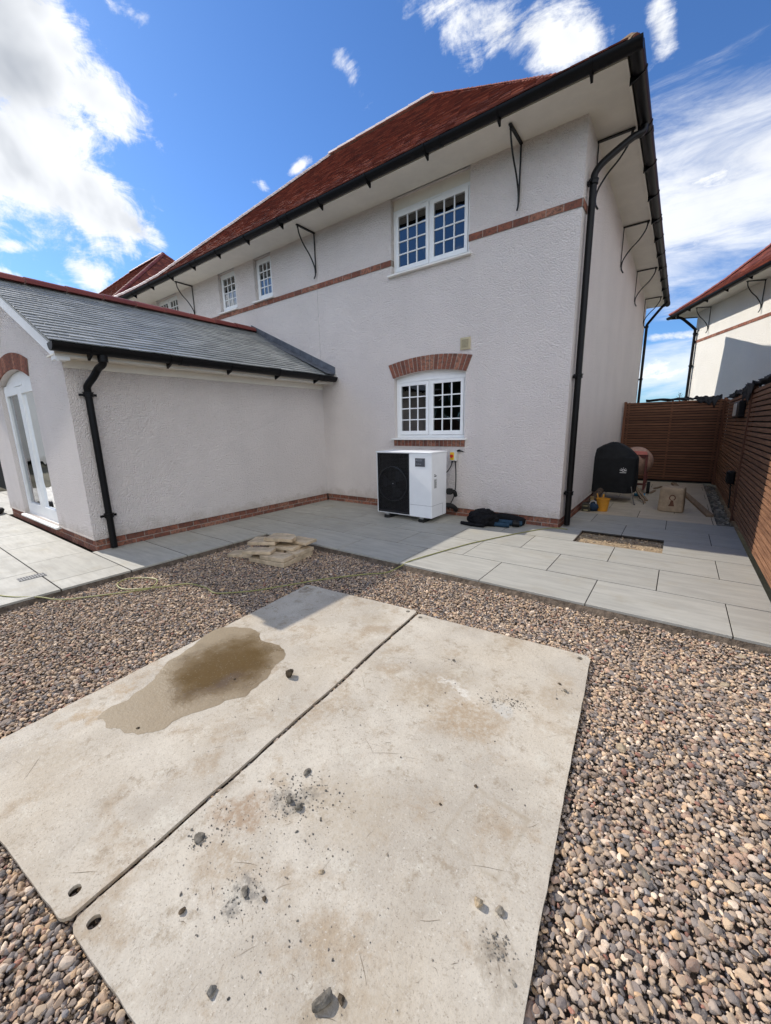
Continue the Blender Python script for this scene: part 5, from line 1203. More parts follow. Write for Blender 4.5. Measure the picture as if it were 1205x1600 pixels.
# scuffs dragged in two directions
for k, (rz, st) in enumerate(((0.5, (60, 2.2, 1)), (-0.9, (50, 3, 1)), (1.9, (70, 2.5, 1)))):
    s_ = q.noise(1.0, 3, 0.8, stretch=st, rot=(0, 0, rz), off=(k * 3.3, 1, 0)); g_ = q.mr(q.noise(2.7, 3, 0.6, off=(k * 5, 2, 0)), 0.5, 0.64)
    base = q.mix(q.math('MULTIPLY', q.mr(s_, 0.68, 0.74, 0, .6), g_), base, (0.19, 0.16, 0.125))
q.color(base)
q.rough(q.mr(q.noise(4, 5, .7), .3, .7, .62, .9))
b1 = q.bump(q.noise(9, 6, 0.7), 0.004)
q.bump(q.noise(120, 4, 0.7), 0.0016, prev=b1)
m_mat = q.done()
def ground_mat(c, label, holes):
    c = [Vector((*p, 0)) for p in c]
    N1, N2 = 60, 34; mb = MB(); V = []
    def P_(u, v): return c[0].lerp(c[1], u).lerp(c[3].lerp(c[2], u), v)
    def warp(p): return 0.006 * mnoise.noise(Vector((p.x * 1.3, p.y * 1.3, 2.0))) + .0012 * mnoise.noise(Vector((p.x * 9, p.y * 9, 1.0)))
    # outline with rounded corners
    o_ = []; rad = .035
    for i in range(4):
        a, b, d = c[i - 1], c[i], c[(i + 1) % 4]; u = (a - b).normalized(); w_ = (d - b).normalized()
        for k in range(6):
            t = k / 5; p = b + u * rad * (1 - t) ** 2 + w_ * rad * t ** 2; o_.append(p)
    # densify the outline
    O2 = []
    for i, p in enumerate(o_):
        nx_ = o_[(i + 1) % len(o_)]; n = max(1, int((nx_ - p).length / .05))
        for k in range(n):
            r_ = p.lerp(nx_, k / n); w_ = Vector((mnoise.noise(Vector((r_.x * 3, r_.y * 3, 0))), mnoise.noise(Vector((r_.x * 3, r_.y * 3, 5))))) * .006; O2.append((r_.x + w_.x + random.uniform(-.0018, .0018), r_.y + w_.y + random.uniform(-.0018, .0018)))
    from mathutils.geometry import delaunay_2d_cdt
    pts = [Vector(p) for p in O2]; edges = [(i, (i + 1) % len(O2)) for i in range(len(O2))]
    hl = []
    for hx, hy, hr, el in holes:
        s0 = len(pts); n = 22
        for k in range(n):
            a = 2 * math.pi * k / n; pts.append(Vector((hx + math.cos(a) * hr * el, hy + math.sin(a) * hr)))
        edges += [(s0 + k, s0 + (k + 1) % n) for k in range(n)]; hl.append((hx, hy, hr * max(1, el)))
    poly_ = [Vector((p[0], p[1], 0)) for p in O2]
    for i in range(1, N1):
        for j in range(1, N2):
            p = P_(i / N1, j / N2)
            if any((p.x - h[0]) ** 2 + (p.y - h[1]) ** 2 < (h[2] + .012) ** 2 for h in hl): continue
            pts.append(Vector((p.x, p.y)))
    vs, es, fs, *_ = delaunay_2d_cdt(pts, edges, [], 1, 1e-5)
    fs = [f for f in fs if not any((sum(vs[k].x for k in f) / 3 - h[0]) ** 2 + (sum(vs[k].y for k in f) / 3 - h[1]) ** 2 < (h[2] * .9) ** 2 for h in hl)]
    me = bpy.data.meshes.new('ground_mat'); n = len(vs)
    top = [(v.x, v.y, ZM + warp(v)) for v in (Vector((a.x, a.y, 0)) for a in vs)]
    bot = [(p[0], p[1], p[2] - TM) for p in top]
    F = [tuple(f) for f in fs] + [tuple(n + k for k in reversed(f)) for f in fs]
    cnt = {}
    for f in fs:
        for i in range(3):
            e = (f[i], f[(i + 1) % 3]); cnt[e] = cnt.get(e, 0) + 1
    for (a, b) in cnt:
        if (b, a) not in cnt: F.append((b, a, n + a, n + b))
    me.from_pydata(top + bot, [], F); me.update()
    bm = bmesh.new(); bm.from_mesh(me); bmesh.ops.recalc_face_normals(bm, faces=bm.faces); bm.to_mesh(me); bm.free()
    me.polygons.foreach_set('use_smooth', [True] * len(me.polygons))
    try: me.set_sharp_from_angle(angle=math.radians(35))
    except Exception: pass
    me.materials.append(m_mat); o = bpy.data.objects.new('ground_mat', me); COL.objects.link(o); o['_o'] = (0, 0, 0)
    return tag(o, label, 'ground mat', 'plastic ground protection mats')
matL = ground_mat(MA, 'left beige ground mat with the brown puddle on it', [(-1.425, .185, .019, .95), (-1.61, 2.45, .018, 1), (-2.66, 2.33, .018, 1)])
matR = ground_mat(MBt, 'right beige ground mat scattered with grey mud lumps and scratches', [(-1.275, .19, .020, .95), (-1.475, 2.42, .018, 1), (-.355, 2.51, .018, 1)])
def mat_z(x, y): return ZM + 0.006 * mnoise.noise(Vector((x * 1.3, y * 1.3, 2.0))) + .0012 * mnoise.noise(Vector((x * 9, y * 9, 1.0)))
# scratches: thin score lines lying on each mat
m_scr = plain('scratch', (0.24, 0.19, 0.135), .9, .1, .4, 30)
def scratches(par, quad, n, seed):
    r = random.Random(seed); mb = MB(); q_ = [Vector((*p, 0)) for p in quad]
    for i in range(n):
        u, v = r.uniform(.04, .96), r.uniform(.05, .95); p = q_[0].lerp(q_[1], u).lerp(q_[3].lerp(q_[2], u), v)
        a = r.choice([.45, .5, 2.3, 1.0, -.4]) + r.gauss(0, .25); L = r.choice([.02, .03, .05, .08, .12]) * r.uniform(.6, 1.2); w_ = r.uniform(.0003, .0008)
        d = Vector((math.cos(a), math.sin(a), 0)); s = Vector((-d.y, d.x, 0)); pr = None; k_ = max(2, int(L / .012))
        for k in range(k_ + 1):
            t = k / k_; c = p + d * L * (t - .5) + s * .004 * math.sin(t * 3 + i); ww = w_ * (1 - abs(2 * t - 1) ** 2 * .8)
            if not inside(np.array([[c.x, c.y]]), quad, .01)[0]: pr = None; continue
            zz = mat_z(c.x, c.y) + .0007 + i * 3e-6; A = (c.x + s.x * ww, c.y + s.y * ww, zz); B = (c.x - s.x * ww, c.y - s.y * ww, zz)
            if pr: mb.quad(pr[0], A, B, pr[1])
            pr = (A, B)
    mb.build('scratches', m_scr, par)
scratches(matL, MA, 45, 3); scratches(matR, MBt, 100, 9)
# puddle
pud = [(-2.50, 1.53), (-2.42, 1.565), (-2.32, 1.55), (-2.22, 1.50), (-2.10, 1.52), (-1.97, 1.50), (-1.91, 1.44), (-1.90, 1.37), (-1.87, 1.31), (-1.83, 1.25), (-1.82, 1.16), (-1.80, 1.08), (-1.85, 1.0), (-1.86, .93), (-1.91, .83), (-1.93, .76), (-1.92, .69), (-1.96, .63), (-2.04, .575), (-2.12, .56), (-2.17, .53), (-2.24, .545), (-2.29, .53), (-2.33, .60), (-2.31, .66), (-2.34, .73), (-2.37, .82), (-2.43, .90), (-2.50, .98), (-2.53, 1.10), (-2.57, 1.2), (-2.62, 1.30), (-2.645, 1.40), (-2.61, 1.47)]
q = Mt('muddy_water', .1, .4)
geo = q.obj
cxn = q.n('ShaderNodeVectorMath', {0: geo, 1: (-2.14, 1.19, 0)}, operation='DISTANCE').outputs['Value']
depth = q.math('ADD', cxn, q.math('MULTIPLY', q.noise(4.5, 6, .7), .55))
c = q.mix(q.mr(depth, .42, .70), (0.115, 0.073, 0.03), (0.25, 0.19, 0.115))
c = q.mix(q.mr(q.noise(7, 7, .75), .5, .74, 0, .4), c, (0.095, 0.07, 0.04))
c = q.mix(q.mr(q.noise(90, 3, .7), .6, .7, 0, .5), c, (0.30, 0.27, 0.2))
q.color(c); q.rough(q.mr(depth, .5, .75, .12, .6)); q.bump(q.math('MULTIPLY', q.noise(60, 4, .7), q.mr(depth, .45, .7)), .0025)
cen = Vector((-2.16, 1.08, 0)); mb = MB(); ring_ = spline([(*p, 0) for p in pud + pud[:1]], 6)[:-1]; n = len(ring_); V = []
ring_ = [p + Vector((mnoise.noise(Vector((i * .31, 1, 0))) * .014, mnoise.noise(Vector((i * .37, 5, 0))) * .014, 0)) for i, p in enumerate(ring_)]
K = 14
for j in range(1, K + 1):
    for p in ring_:
        w_ = cen.lerp(p, j / K); V.append((w_.x, w_.y, mat_z(w_.x, w_.y) + .0016 - (.0009 if j == K else 0)))
V.append((cen.x, cen.y, mat_z(cen.x, cen.y) + .0016))
F = [((j) * n + i, (j) * n + (i + 1) % n, (j + 1) * n + (i + 1) % n, (j + 1) * n + i) for j in range(K - 1) for i in range(n)] + [(len(V) - 1, i, (i + 1) % n) for i in range(n)]
mb.add(V, F); pu = mb.build('puddle', q.done(), smooth=True); tag(pu, 'shallow brown muddy puddle on the left ground mat', 'puddle')
pu['kind'] = 'structure'

# loose stones and lumps lying on the mats and gravel
def lump(x, y, s, label, mat, seed, z=None, asp=(1, .8, .62), rz=None, cat='stone', name='stone', group=None):
    u, f = unit_stone(3, 500 + seed); r = random.Random(seed); rz = r.uniform(0, 6.28) if rz is None else rz
    ca, sa = math.cos(rz), math.sin(rz); v = u * np.array(asp) * s * .74
    v = v * (1 + .08 * np.array([[mnoise.noise(Vector(p) * 3.1 + Vector((seed, 0, 0)))] for p in u]))
    v = np.c_[v[:, 0] * ca - v[:, 1] * sa, v[:, 0] * sa + v[:, 1] * ca, v[:, 2]]
    zz = (mat_z(x, y) if z is None else z) - v[:, 2].min() - .002
    mb = MB(); mb.add([(a + 0, b + 0, c_) for a, b, c_ in v], [tuple(k) for k in f], r.random())
    o = mb.build(name, mat); at_ = o.data.attributes.new('rnd2', 'FLOAT', 'POINT'); at_.data.foreach_set('value', [r.random()] * len(v))
    o.location = (x, y, zz); return tag(o, label, cat, group)
m_clod = plain('brown_clod', (0.10, 0.075, 0.05), .95, .1, .5, 40, bump=.006, bscale=70)
m_gclod = plain('grey_clod', (0.18, 0.16, 0.13), .95, .1, .5, 50, bump=.006, bscale=80)
m_tanrock = plain('tan_rock', (0.42, 0.33, 0.22), .9, .15, .35, 30, bump=.005, bscale=60)
lump(-1.735, 1.34, .037, 'dark brown clod of earth beside the puddle', m_clod, 1, asp=(1, .9, .85))
lump(-.585, .475, .036, 'grey angular stone chip near the bottom edge of the photo', m_gclod, 2, asp=(1, .65, .5), rz=1.3)
lump(-.55, .505, .016, 'small brown stone touching the large grey chip', m_clod, 22)
lump(-.84, .315, .017, 'buff pebble at the near edge of the right mat', m_greystone, 3)
lump(-.345, .905, .020, 'tan pebble paired with a grey one on the right mat', m_tanrock, 4, asp=(.9, .8, .9))
lump(-.285, .925, .019, 'light grey pebble beside the tan one on the right mat', m_greystone, 5)
lump(-.52, 1.285, .010, 'tiny reddish pebble above the faint square mark', m_clod, 6)
lump(-1.14, .93, .027, 'grey mud lump above the mud spatter', m_gclod, 7, asp=(1, .7, .45))
lump(-1.045, .80, .020, 'grey stone at the right of the mud spatter', m_gclod, 8)
lump(-1.10, .80, .022, 'flat grey stone in the middle of the mud spatter', m_gclod, 9, asp=(1, .7, .6))
lump(-1.25, .51, .028, 'crumbling grey mud clod near the gap between the mats', m_gclod, 10, asp=(1, .8, .3))
lump(-.97, .505, .027, 'flattened grey mud clod left of centre on the right mat', m_gclod, 11, asp=(1, .6, .3))
lump(-.90, .53, .010, 'small dark pellet right of the flattened clod', m_clod, 12)
lump(-1.08, .36, .013, 'small rusty brown pellet near the mat hole', m_clod, 13)
lump(-.81, .69, .012, 'small white pebble in the middle of the right mat', m_tanrock, 14)
lump(-.60, 1.13, .009, 'tiny dark crumb left of the faint square mark', m_clod, 15)
lump(-.36, 2.12, .016, 'dark pellet near the far right corner of the mat', m_gclod, 16)
lump(-.40, 2.17, .012, 'smaller dark pellet near the far right corner of the mat', m_clod, 17)
lump(-1.0, 2.04, .013, 'grey crumb pile at the far end of the right mat', m_gclod, 18)
lump(-.17, 3.05, .04, 'dark clod on the gravel below the patio edge', m_clod, 19, z=-.062)
lump(-.06, 1.87, .036, 'large pale stone standing out in the gravel right of the mat', m_tanrock, 20, z=-.062, asp=(.8, .7, .6))
lump(.36, 2.72, .04, 'large buff stone in the gravel at the right edge', m_tanrock, 21, z=-.062, asp=(1, .7, .5))
lump(.46, 3.13, .04, 'large buff stone close under the right end of the patio', m_tanrock, 23, z=-.065, asp=(1, .8, .6))
lump(.06, 1.33, .036, 'blue grey slate shard in the gravel on the right', m_gclod, 24, z=-.058, asp=(1, .42, .3), rz=2.2)
lump(-.02, 2.40, .03, 'brown clod in the gravel beside the right mat', m_clod, 25, z=-.062)
lump(-1.98, 1.13, .010, 'small dark pebble standing in the puddle', m_clod, 26)
lump(-2.03, .62, .011, 'small dark chip at the near end of the puddle', m_clod, 27)
# crumbs of dried mud, too many to count
cl = []
for cx_, cy_, sp_, n_ in ((-1.10, .80, .06, 170), (-1.05, .86, .11, 120), (-1.25, .60, .05, 50), (-.96, .50, .045, 70), (-1.24, .50, .03, 60), (-.9, .6, .22, 110), (-.95, 1.5, .35, 80), (-.36, 2.12, .035, 26), (-1.0, 2.04, .03, 30), (-.62, 1.83, .05, 110), (-.54, 1.87, .03, 60), (-.25, .84, .03, 70), (-1.7, 1.0, .3, 30), (-.7, .4, .25, 60), (-2.2, 2.0, .25, 20)):
    cl.append(np.c_[rng.normal(cx_, sp_, n_), rng.normal(cy_, sp_ * .8, n_), np.exp(rng.normal(math.log(.0026), .45, n_))])
cl = np.concatenate(cl); ok = inside(cl[:, :2], MA, .01) | inside(cl[:, :2], MBt, .01); cl = cl[ok]
Pz = np.array([[a, b, mat_z(a, b) + .001] for a, b, c_ in cl]); o = stones_mesh('mud_crumbs', Pz, np.clip(cl[:, 2], .0012, .009), m_greystone, .6, np.full(len(cl), 1)); tag(o, 'dried mud crumbs scattered over the ground mats', 'mud crumbs', kind='stuff')
# gravel caught in the gap between the mats
n = 230; t_ = rng.uniform(0, 1, n); gp_ = np.c_[-1.336 + (-1.531 + 1.336) * t_ + rng.normal(0, .003, n), .133 + 2.35 * t_, rng.uniform(-.058, -.042, n)]
o = stones_mesh('gap_gravel', gp_, .007 * np.exp(rng.normal(0, .3, n)), m_gravel, .6, np.full(n, 2)); tag(o, 'gravel caught in the narrow gap between the two mats', 'gravel', kind='stuff')

# ---------------------------------------------------------------- stack of old paving slabs
def pslab(cx_, cy_, z, lx, ly, th_, rz, label, tx=0, ty=0, rough_=0.006, seed=0, cut=0):
    r = random.Random(seed + 50); me = MB(); nx_, ny_ = 8, 6
    bm = bmesh.new(); bmesh.ops.create_grid(bm, x_segments=nx_, y_segments=ny_, size=.5)
    for v in bm.verts:
        v.co.x *= lx; v.co.y *= ly
        if cut and v.co.x + v.co.y > (lx + ly) / 2 - cut: k = (v.co.x + v.co.y - (lx + ly) / 2 + cut) / 2; v.co.x -= k; v.co.y -= k
    ex = bmesh.ops.extrude_face_region(bm, geom=bm.faces[:]); 
    for v in [e for e in ex['geom'] if isinstance(e, bmesh.types.BMVert)]: v.co.z += th_
    for v in bm.verts:
        p = v.co * 14 + Vector((seed * 3.1, 0, 0)); v.co += Vector((mnoise.noise(p), mnoise.noise(p + Vector((9, 0, 0))), .5 * mnoise.noise(p + Vector((0, 9, 0))))) * rough_
    bmesh.ops.recalc_face_normals(bm, faces=bm.faces); me = bpy.data.meshes.new('paving_slab'); bm.to_mesh(me); bm.free()
    me.materials.append(m_oldslab); o = bpy.data.objects.new('paving_slab', me); COL.objects.link(o); o['_o'] = (0, 0, 0)
    o.location = (cx_, cy_, z); o.rotation_euler = (tx, ty, rz); b = o.modifiers.new('bevel', 'BEVEL'); b.width = .005; b.segments = 2; b.limit_method = 'ANGLE'; b.angle_limit = math.radians(45)
    return tag(o, label, 'paving slab', 'old paving slabs stacked on the gravel')
z0 = -.05
pslab(-3.60, 2.80, z0, .52, .50, .05, .15, 'bottom slab of the old paving stack', seed=1)
pslab(-3.50, 2.66, z0 + .053, .34, .18, .046, .17, 'second layer slab at the near left of the paving stack', seed=2)
pslab(-3.44, 2.95, z0 + .053, .17, .30, .046, .15, 'second layer slab at the right of the paving stack', seed=3)
pslab(-3.76, 2.93, z0 + .053, .30, .28, .046, .2, 'second layer slab hidden at the back of the paving stack', seed=4)
pslab(-3.62, 2.92, z0 + .101, .34, .26, .035, .25, 'dark brown slab in the middle of the paving stack', seed=5)
pslab(-3.73, 2.60, z0 + .101, .33, .19, .038, .55, 'narrow buff slab leaning towards the camera on the stack', tx=-.04, seed=6)
pslab(-3.88, 2.80, z0 + .146, .34, .24, .038, .50, 'buff slab jutting out at the left of the stack top', seed=7)
pslab(-3.52, 3.05, z0 + .146, .30, .20, .035, .1, 'pale slab at the back right of the stack top', seed=8)
pslab(-3.68, 2.90, z0 + .192, .36, .22, .04, .35, 'chipped rounded slab topmost on the paving stack', rough_=.016, seed=9, cut=.09)
pslab(-4.08, 2.62, z0 - .003, .32, .18, .04, .45, 'single slab lying on the gravel left of the stack', seed=10)

# ---------------------------------------------------------------- hose
zg_ = -.036
hz = [(-5.4, .55, .006), (-4.9, .58, .006), (-4.66, .66, .006), (-4.50, .80, -.01), (-4.33, .92, zg_), (-4.12, 1.18, zg_), (-3.98, 1.38, zg_), (-3.92, 1.50, zg_), (-4.06, 1.62, zg_ + .008), (-4.24, 1.60, zg_), (-4.38, 1.48, zg_), (-4.32, 1.36, zg_), (-4.12, 1.33, zg_ + .006), (-3.95, 1.42, zg_ + .014), (-3.84, 1.60, zg_), (-3.72, 1.76, zg_),
      (-3.48, 1.80, zg_), (-3.30, 1.78, zg_), (-3.18, 1.86, zg_), (-3.02, 2.03, zg_), (-2.87, 2.28, zg_), (-2.70, 2.56, zg_), (-2.44, 2.90, zg_), (-2.28, 3.06, zg_), (-2.235, 3.24, -.02), (-2.20, 3.40, .006), (-2.10, 3.78, .006), (-1.95, 4.29, .006), (-1.80, 4.66, .006), (-1.64, 5.02, .006), (-1.50, 5.30, .006), (-1.33, 5.60, .006), (-1.22, 5.655, .007), (-1.10, 5.66, .006)]
m = MB(); m.tube(spline(hz, 10), .0058, 8)
tag(m.build('garden_hose', plain('yellow_green_hose', (.28, .27, .09), .5, .4, .1), smooth=True), 'thin yellow green hose looping over the gravel and patio', 'hose')
# drain grate
t = thing('drain_grate', (-5.17, .90, 0), 'small slotted metal drain grate set in the left patio', 'drain')
m = MB(); m.box(-5.225, -5.115, .80, 1.0, .0005, .003); m.build('grate_recess', plain('drain_dark', (.03, .03, .03), .8), t)
m = MB(); m.box(-5.232, -5.225, .793, 1.007, .0005, .006); m.box(-5.115, -5.108, .793, 1.007, .0005, .006); m.box(-5.225, -5.115, .793, .80, .0005, .006); m.box(-5.225, -5.115, 1.0, 1.007, .0005, .006)
for i in range(9): m.box(-5.225, -5.115, .806 + i * .0215, .820 + i * .0215, .0032, .0055)
m.box(-5.173, -5.167, .8, 1.0, .0034, .0058)
m.build('grate_bars', plain('steel', (.20, .20, .20), .6, .3, .2, 30), t)

# ---------------------------------------------------------------- jacket and folded tripod bag by the wall
def blob(name, mat, c, ell, label, cat, seed, amp=.18, fr_=2.2, parent=None, fold=(1, 1, 1), sub=5):
    bm = bmesh.new(); bmesh.ops.create_icosphere(bm, subdivisions=sub, radius=1)
    for v in bm.verts:
        p = v.co.copy(); n_ = p.normalized()
        w_ = mnoise.noise(Vector((p.x * fr_ * fold[0] + seed, p.y * fr_ * fold[1], p.z * fr_ * fold[2]))) * amp + mnoise.noise(Vector((p.x * fr_ * 2.7, p.y * fr_ * 2.7 + seed, p.z * fr_ * 2.7))) * amp * .5
        w_ += -abs(mnoise.noise(Vector((p.x * fr_ * 1.6 + seed * 2, p.y * 1.2, p.z * fr_)))) * amp * .8
        v.co = Vector((p.x * ell[0], p.y * ell[1], p.z * ell[2])) * (1 + w_); v.co.z = max(v.co.z, -ell[2] * .62)
    me = bpy.data.meshes.new(name); bm.to_mesh(me); bm.free(); me.polygons.foreach_set('use_smooth', [True] * len(me.polygons)); me.materials.append(mat)
    o = bpy.data.objects.new(name, me); COL.objects.link(o); o['_o'] = (0, 0, 0)
    if parent is None: o.location = c
    else: o.location = Vector(c) - parent.location; o.parent = parent
    return tag(o, label, cat)
m_cloth = plain('black_fabric', (.010, .010, .012), .9, .15, .4, 30, bump=.003, bscale=120)
jk = thing('backpack', (-2.22, 5.33, 0), 'crumpled black bag lying on the patio by the wall', 'bag')
blob('bag_body', m_cloth, (-2.20, 5.33, .09), (.23, .17, .145), None, None, 3, .22, 2.0, jk)
blob('bag_flap', m_cloth, (-2.17, 5.32, .165), (.15, .13, .075), None, None, 6, .28, 2.4, jk)
m = MB(); m.tube(spline([(-2.46, 5.20, .025), (-2.36, 5.17, .03), (-2.24, 5.16, .028), (-2.10, 5.17, .03)], 6), [.026] * 19, 10); m.build('rolled_strap', m_cloth, jk, smooth=True)
tb = thing('folded_chair_bag', (-1.95, 5.5, 0), 'long folded navy and black bag lying behind the black bag', 'bag')
m = MB(); m.tube(spline([(-2.15, 5.55, .085), (-1.95, 5.57, .085), (-1.78, 5.58, .07), (-1.66, 5.58, .055)], 6), [.05 + .018 * math.sin(i * .17) for i in range(19)], 12); m.build('bag_roll', m_cloth, tb, smooth=True)
m = MB(); m.tube(spline([(-2.05, 5.43, .05), (-1.9, 5.45, .05), (-1.76, 5.48, .045), (-1.68, 5.52, .04)], 6), [.038] * 19, 12); m.tube(spline([(-2.0, 5.32, .035), (-1.88, 5.33, .035), (-1.80, 5.35, .035)], 5), [.032] * 11, 12); m.build('blue_roll', plain('navy_fabric', (.02, .05, .085), .7, .2, .3, 30), tb, smooth=True)
m = MB(); m.tube([(-1.78, 5.42, .05), (-1.70, 5.46, .045)], .045, 12); m.build('end_cap', m_black, tb, smooth=True)

# ---------------------------------------------------------------- covered barbecue
bq = thing('covered_barbecue', (-.92, 8.3, 0), 'barbecue under a black fabric cover against the side wall', 'barbecue')
lv = [(.18, .40, .29), (.30, .41, .295), (.50, .41, .295), (.70, .40, .29), (.79, .395, .28), (.86, .36, .25), (.95, .28, .21), (1.02, .175, .15), (1.06, .08, .08), (1.072, .02, .02)]
m = MB(); n = 56; V = []; cx_, cy_ = -.95, 8.40; q4 = []
for z, a, b in lv: q4.append((z, a, b))
fine_ = []
for (z0_, a0, b0), (z1_, a1, b1) in zip(q4, q4[1:]):
    for k in range(4): t = k / 4; fine_.append((z0_ + (z1_ - z0_) * t, a0 + (a1 - a0) * t, b0 + (b1 - b0) * t))
fine_.append(q4[-1])
for z, a, b in fine_:
    for k in range(n):
        th_ = 2 * math.pi * k / n; ex = .45 if z < .82 else .7
        c_, s_ = math.cos(th_), math.sin(th_); rx = math.copysign(abs(c_) ** ex, c_); ry = math.copysign(abs(s_) ** ex, s_)
        fd_ = .012 * math.sin(th_ * 9 + z * 3) * max(0, (.8 - z)) + .02 * mnoise.noise(Vector((c_ * 3, s_ * 3, z * 3.5)))
        V.append((cx_ + rx * (a + fd_), cy_ + ry * (b + fd_), z + .012 * mnoise.noise(Vector((c_ * 2, s_ * 2, z * 2 + 5)))))
F = [(j * n + k, j * n + (k + 1) % n, (j + 1) * n + (k + 1) % n, (j + 1) * n + k) for j in range(len(fine_) - 1) for k in range(n)] + [tuple(range((len(fine_) - 1) * n, len(fine_) * n))]
m.add(V, F); m.build('cover', plain('cover_fabric', (.009, .010, .012), .75, .25, .3, 12, bump=.002, bscale=200), bq, smooth=True)
m_em = plain('white_print', (.62, .62, .62), .7, .2, .05); m = MB(); ex_, ez, ey = -.74, .585, 8.083
def arc(r0, r1, a0, a1, n_=14):
    for k in range(n_):
        p, q_ = math.radians(a0 + (a1 - a0) * k / n_), math.radians(a0 + (a1 - a0) * (k + 1) / n_)
        m.prism([(ex_ + math.cos(p) * r0, ey, ez + math.sin(p) * r0), (ex_ + math.cos(q_) * r0, ey, ez + math.sin(q_) * r0), (ex_ + math.cos(q_) * r1, ey, ez + math.sin(q_) * r1), (ex_ + math.cos(p) * r1, ey, ez + math.sin(p) * r1)], (0, .001, 0))
arc(.022, .033, 10, 170)
for a in (20, 50, 90, 130, 160): arc(.043, .056, a - 5, a + 5, 1)
m.prism([(ex_ - .062, ey, ez + .004), (ex_ - .02, ey, ez + .014), (ex_ + .0, ey, ez - .004), (ex_ + .03, ey, ez + .012), (ex_ + .062, ey, ez - .002), (ex_ + .02, ey, ez - .006), (ex_, ey, ez - .018), (ex_ - .02, ey, ez - .004)], (0, .001, 0))
for k in range(6): m.box(ex_ - .05 + k * .017, ex_ - .038 + k * .017, ey, ey + .001, ez - .040, ez - .026)
m.build('cover_emblem', m_em, bq)
m_leg = plain('bbq_leg', (.12, .11, .10), .5, .5, .2, 20, .6)
for x0_, y0_, x1_, y1_ in ((-.60, 8.15, -.52, 8.02), (-.62, 8.62, -.48, 8.72), (-1.20, 8.18, -1.16, 8.1), (-.95, 8.2, -1.02, 8.05)):
    m = MB(); m.tube([(x0_, y0_, .30), (x1_, y1_, .012)], .009, 8); m.tube([(x1_ - .012, y1_, .010), (x1_ + .02, y1_ - .005, .010)], .01, 8); m.build('leg', m_leg, bq)

# ---------------------------------------------------------------- concrete mixer behind it
mx_ = thing('cement_mixer', (-.62, 9.7, 0), 'pink orange concrete mixer with dark red frame behind the barbecue', 'cement mixer')
m_drum = plain('faded_orange', (.40, .25, .19), .6, .3, .3, 14); m_fr = plain('mixer_red', (.13, .035, .03), .5, .4, .3, 14)
m = MB(); pr_ = [(.10, -.30), (.20, -.28), (.275, -.16), (.29, 0), (.27, .12), (.19, .26), (.15, .30), (.13, .30), (.17, .25), (.2, .2)]
m.lathe(pr_, (0, 0, 0), 28); m.xf(Matrix.Translation((-.68, 9.72, .635)) @ Matrix.Rotation(math.radians(-14), 4, 'Z') @ Matrix.Rotation(math.radians(78), 4, 'X')); m.build('drum', m_drum, mx_, smooth=True)
m = MB(); m.box(-.86, -.46, 9.42, 9.45, .72, .78); m.box(-.50, -.46, 9.40, 9.44, .08, .78); m.box(-.86, -.82, 9.40, 9.44, .08, .78); m.box(-.86, -.46, 9.95, 9.99, .10, .14); m.box(-.50, -.46, 9.46, 9.95, .10, .14); m.box(-.86, -.82, 9.46, 9.95, .10, .14); m.box(-.50, -.46, 9.95, 9.99, .15, .7)
m.build('frame', m_fr, mx_, bevel=.006)
m = MB(); m.prism([(-.86, 9.38, .78), (-.47, 9.38, .78), (-.50, 9.46, .84), (-.80, 9.46, .86)], (0, .25, 0)); m.build('motor_cover', plain('mixer_cover', (.40, .12, .09), .5, .3, .2, 14), mx_, bevel=.01)
m = MB(); m.tube([(-.43, 9.50, .12), (-.38, 9.50, .12)], .12, 24); m.build('wheel', m_rubber, mx_, smooth=True)

# ---------------------------------------------------------------- pale cube with a brown mark
bx = thing('plastic_tub', (0.01, 7.78, 0), 'pale beige square tub with a brown keyhole shaped mark, upside down on the side path', 'tub')
m = MB()
def rsq(hw, hd, r, z, n_=6):
    out = []
    for cx2, cy2, a0 in ((hw - r, hd - r, 0), (-hw + r, hd - r, 90), (-hw + r, -hd + r, 180), (hw - r, -hd + r, 270)):
        for k in range(n_ + 1): a = math.radians(a0 + 90 * k / n_); out.append((cx2 + math.cos(a) * r, cy2 + math.sin(a) * r, z))
    return out
rings = [rsq(.150, .150, .04, .003), rsq(.168, .168, .045, .012), rsq(.163, .163, .045, .30), rsq(.160, .160, .045, .36), rsq(.150, .150, .045, .385), rsq(.125, .125, .04, .395)]
V = [(0.01 + p[0] * math.cos(-.08) - p[1] * math.sin(-.08), 7.80 + p[0] * math.sin(-.08) + p[1] * math.cos(-.08), p[2]) for r_ in rings for p in r_]; n = len(rings[0])
m.add(V, [(j * n + k, j * n + (k + 1) % n, (j + 1) * n + (k + 1) % n, (j + 1) * n + k) for j in range(len(rings) - 1) for k in range(n)] + [tuple(range((len(rings) - 1) * n, len(rings) * n)), tuple(range(n - 1, -1, -1))])
m.build('tub_body', plain('beige_plastic', (.40, .30, .20), .7, .2, .25, 9, bump=.003), bx, smooth=True)
m = MB(); Mr = Matrix.Translation((0.01, 7.80, 0)) @ Matrix.Rotation(-.08, 4, 'Z')
for k in range(20):
    a0, a1 = math.radians(-60 + 300 * k / 20), math.radians(-60 + 300 * (k + 1) / 20); f_ = lambda a, r: (.015 + math.cos(a) * r, -.1675, .235 + math.sin(a) * r * 1.1)
    m.prism([f_(a0, .030), f_(a1, .030), f_(a1, .044), f_(a0, .044)], (0, .003, 0))
m.prism([(-.03, -.1678, .10), (.05, -.1678, .10), (.045, -.1678, .125), (.03, -.1678, .19), (.0, -.1678, .20), (-.01, -.1678, .14)], (0, .003, 0))
m.xf(Mr); m.build('keyhole_mark', plain('brown_mark', (.16, .075, .05), .8, .1, .3, 20), bx)

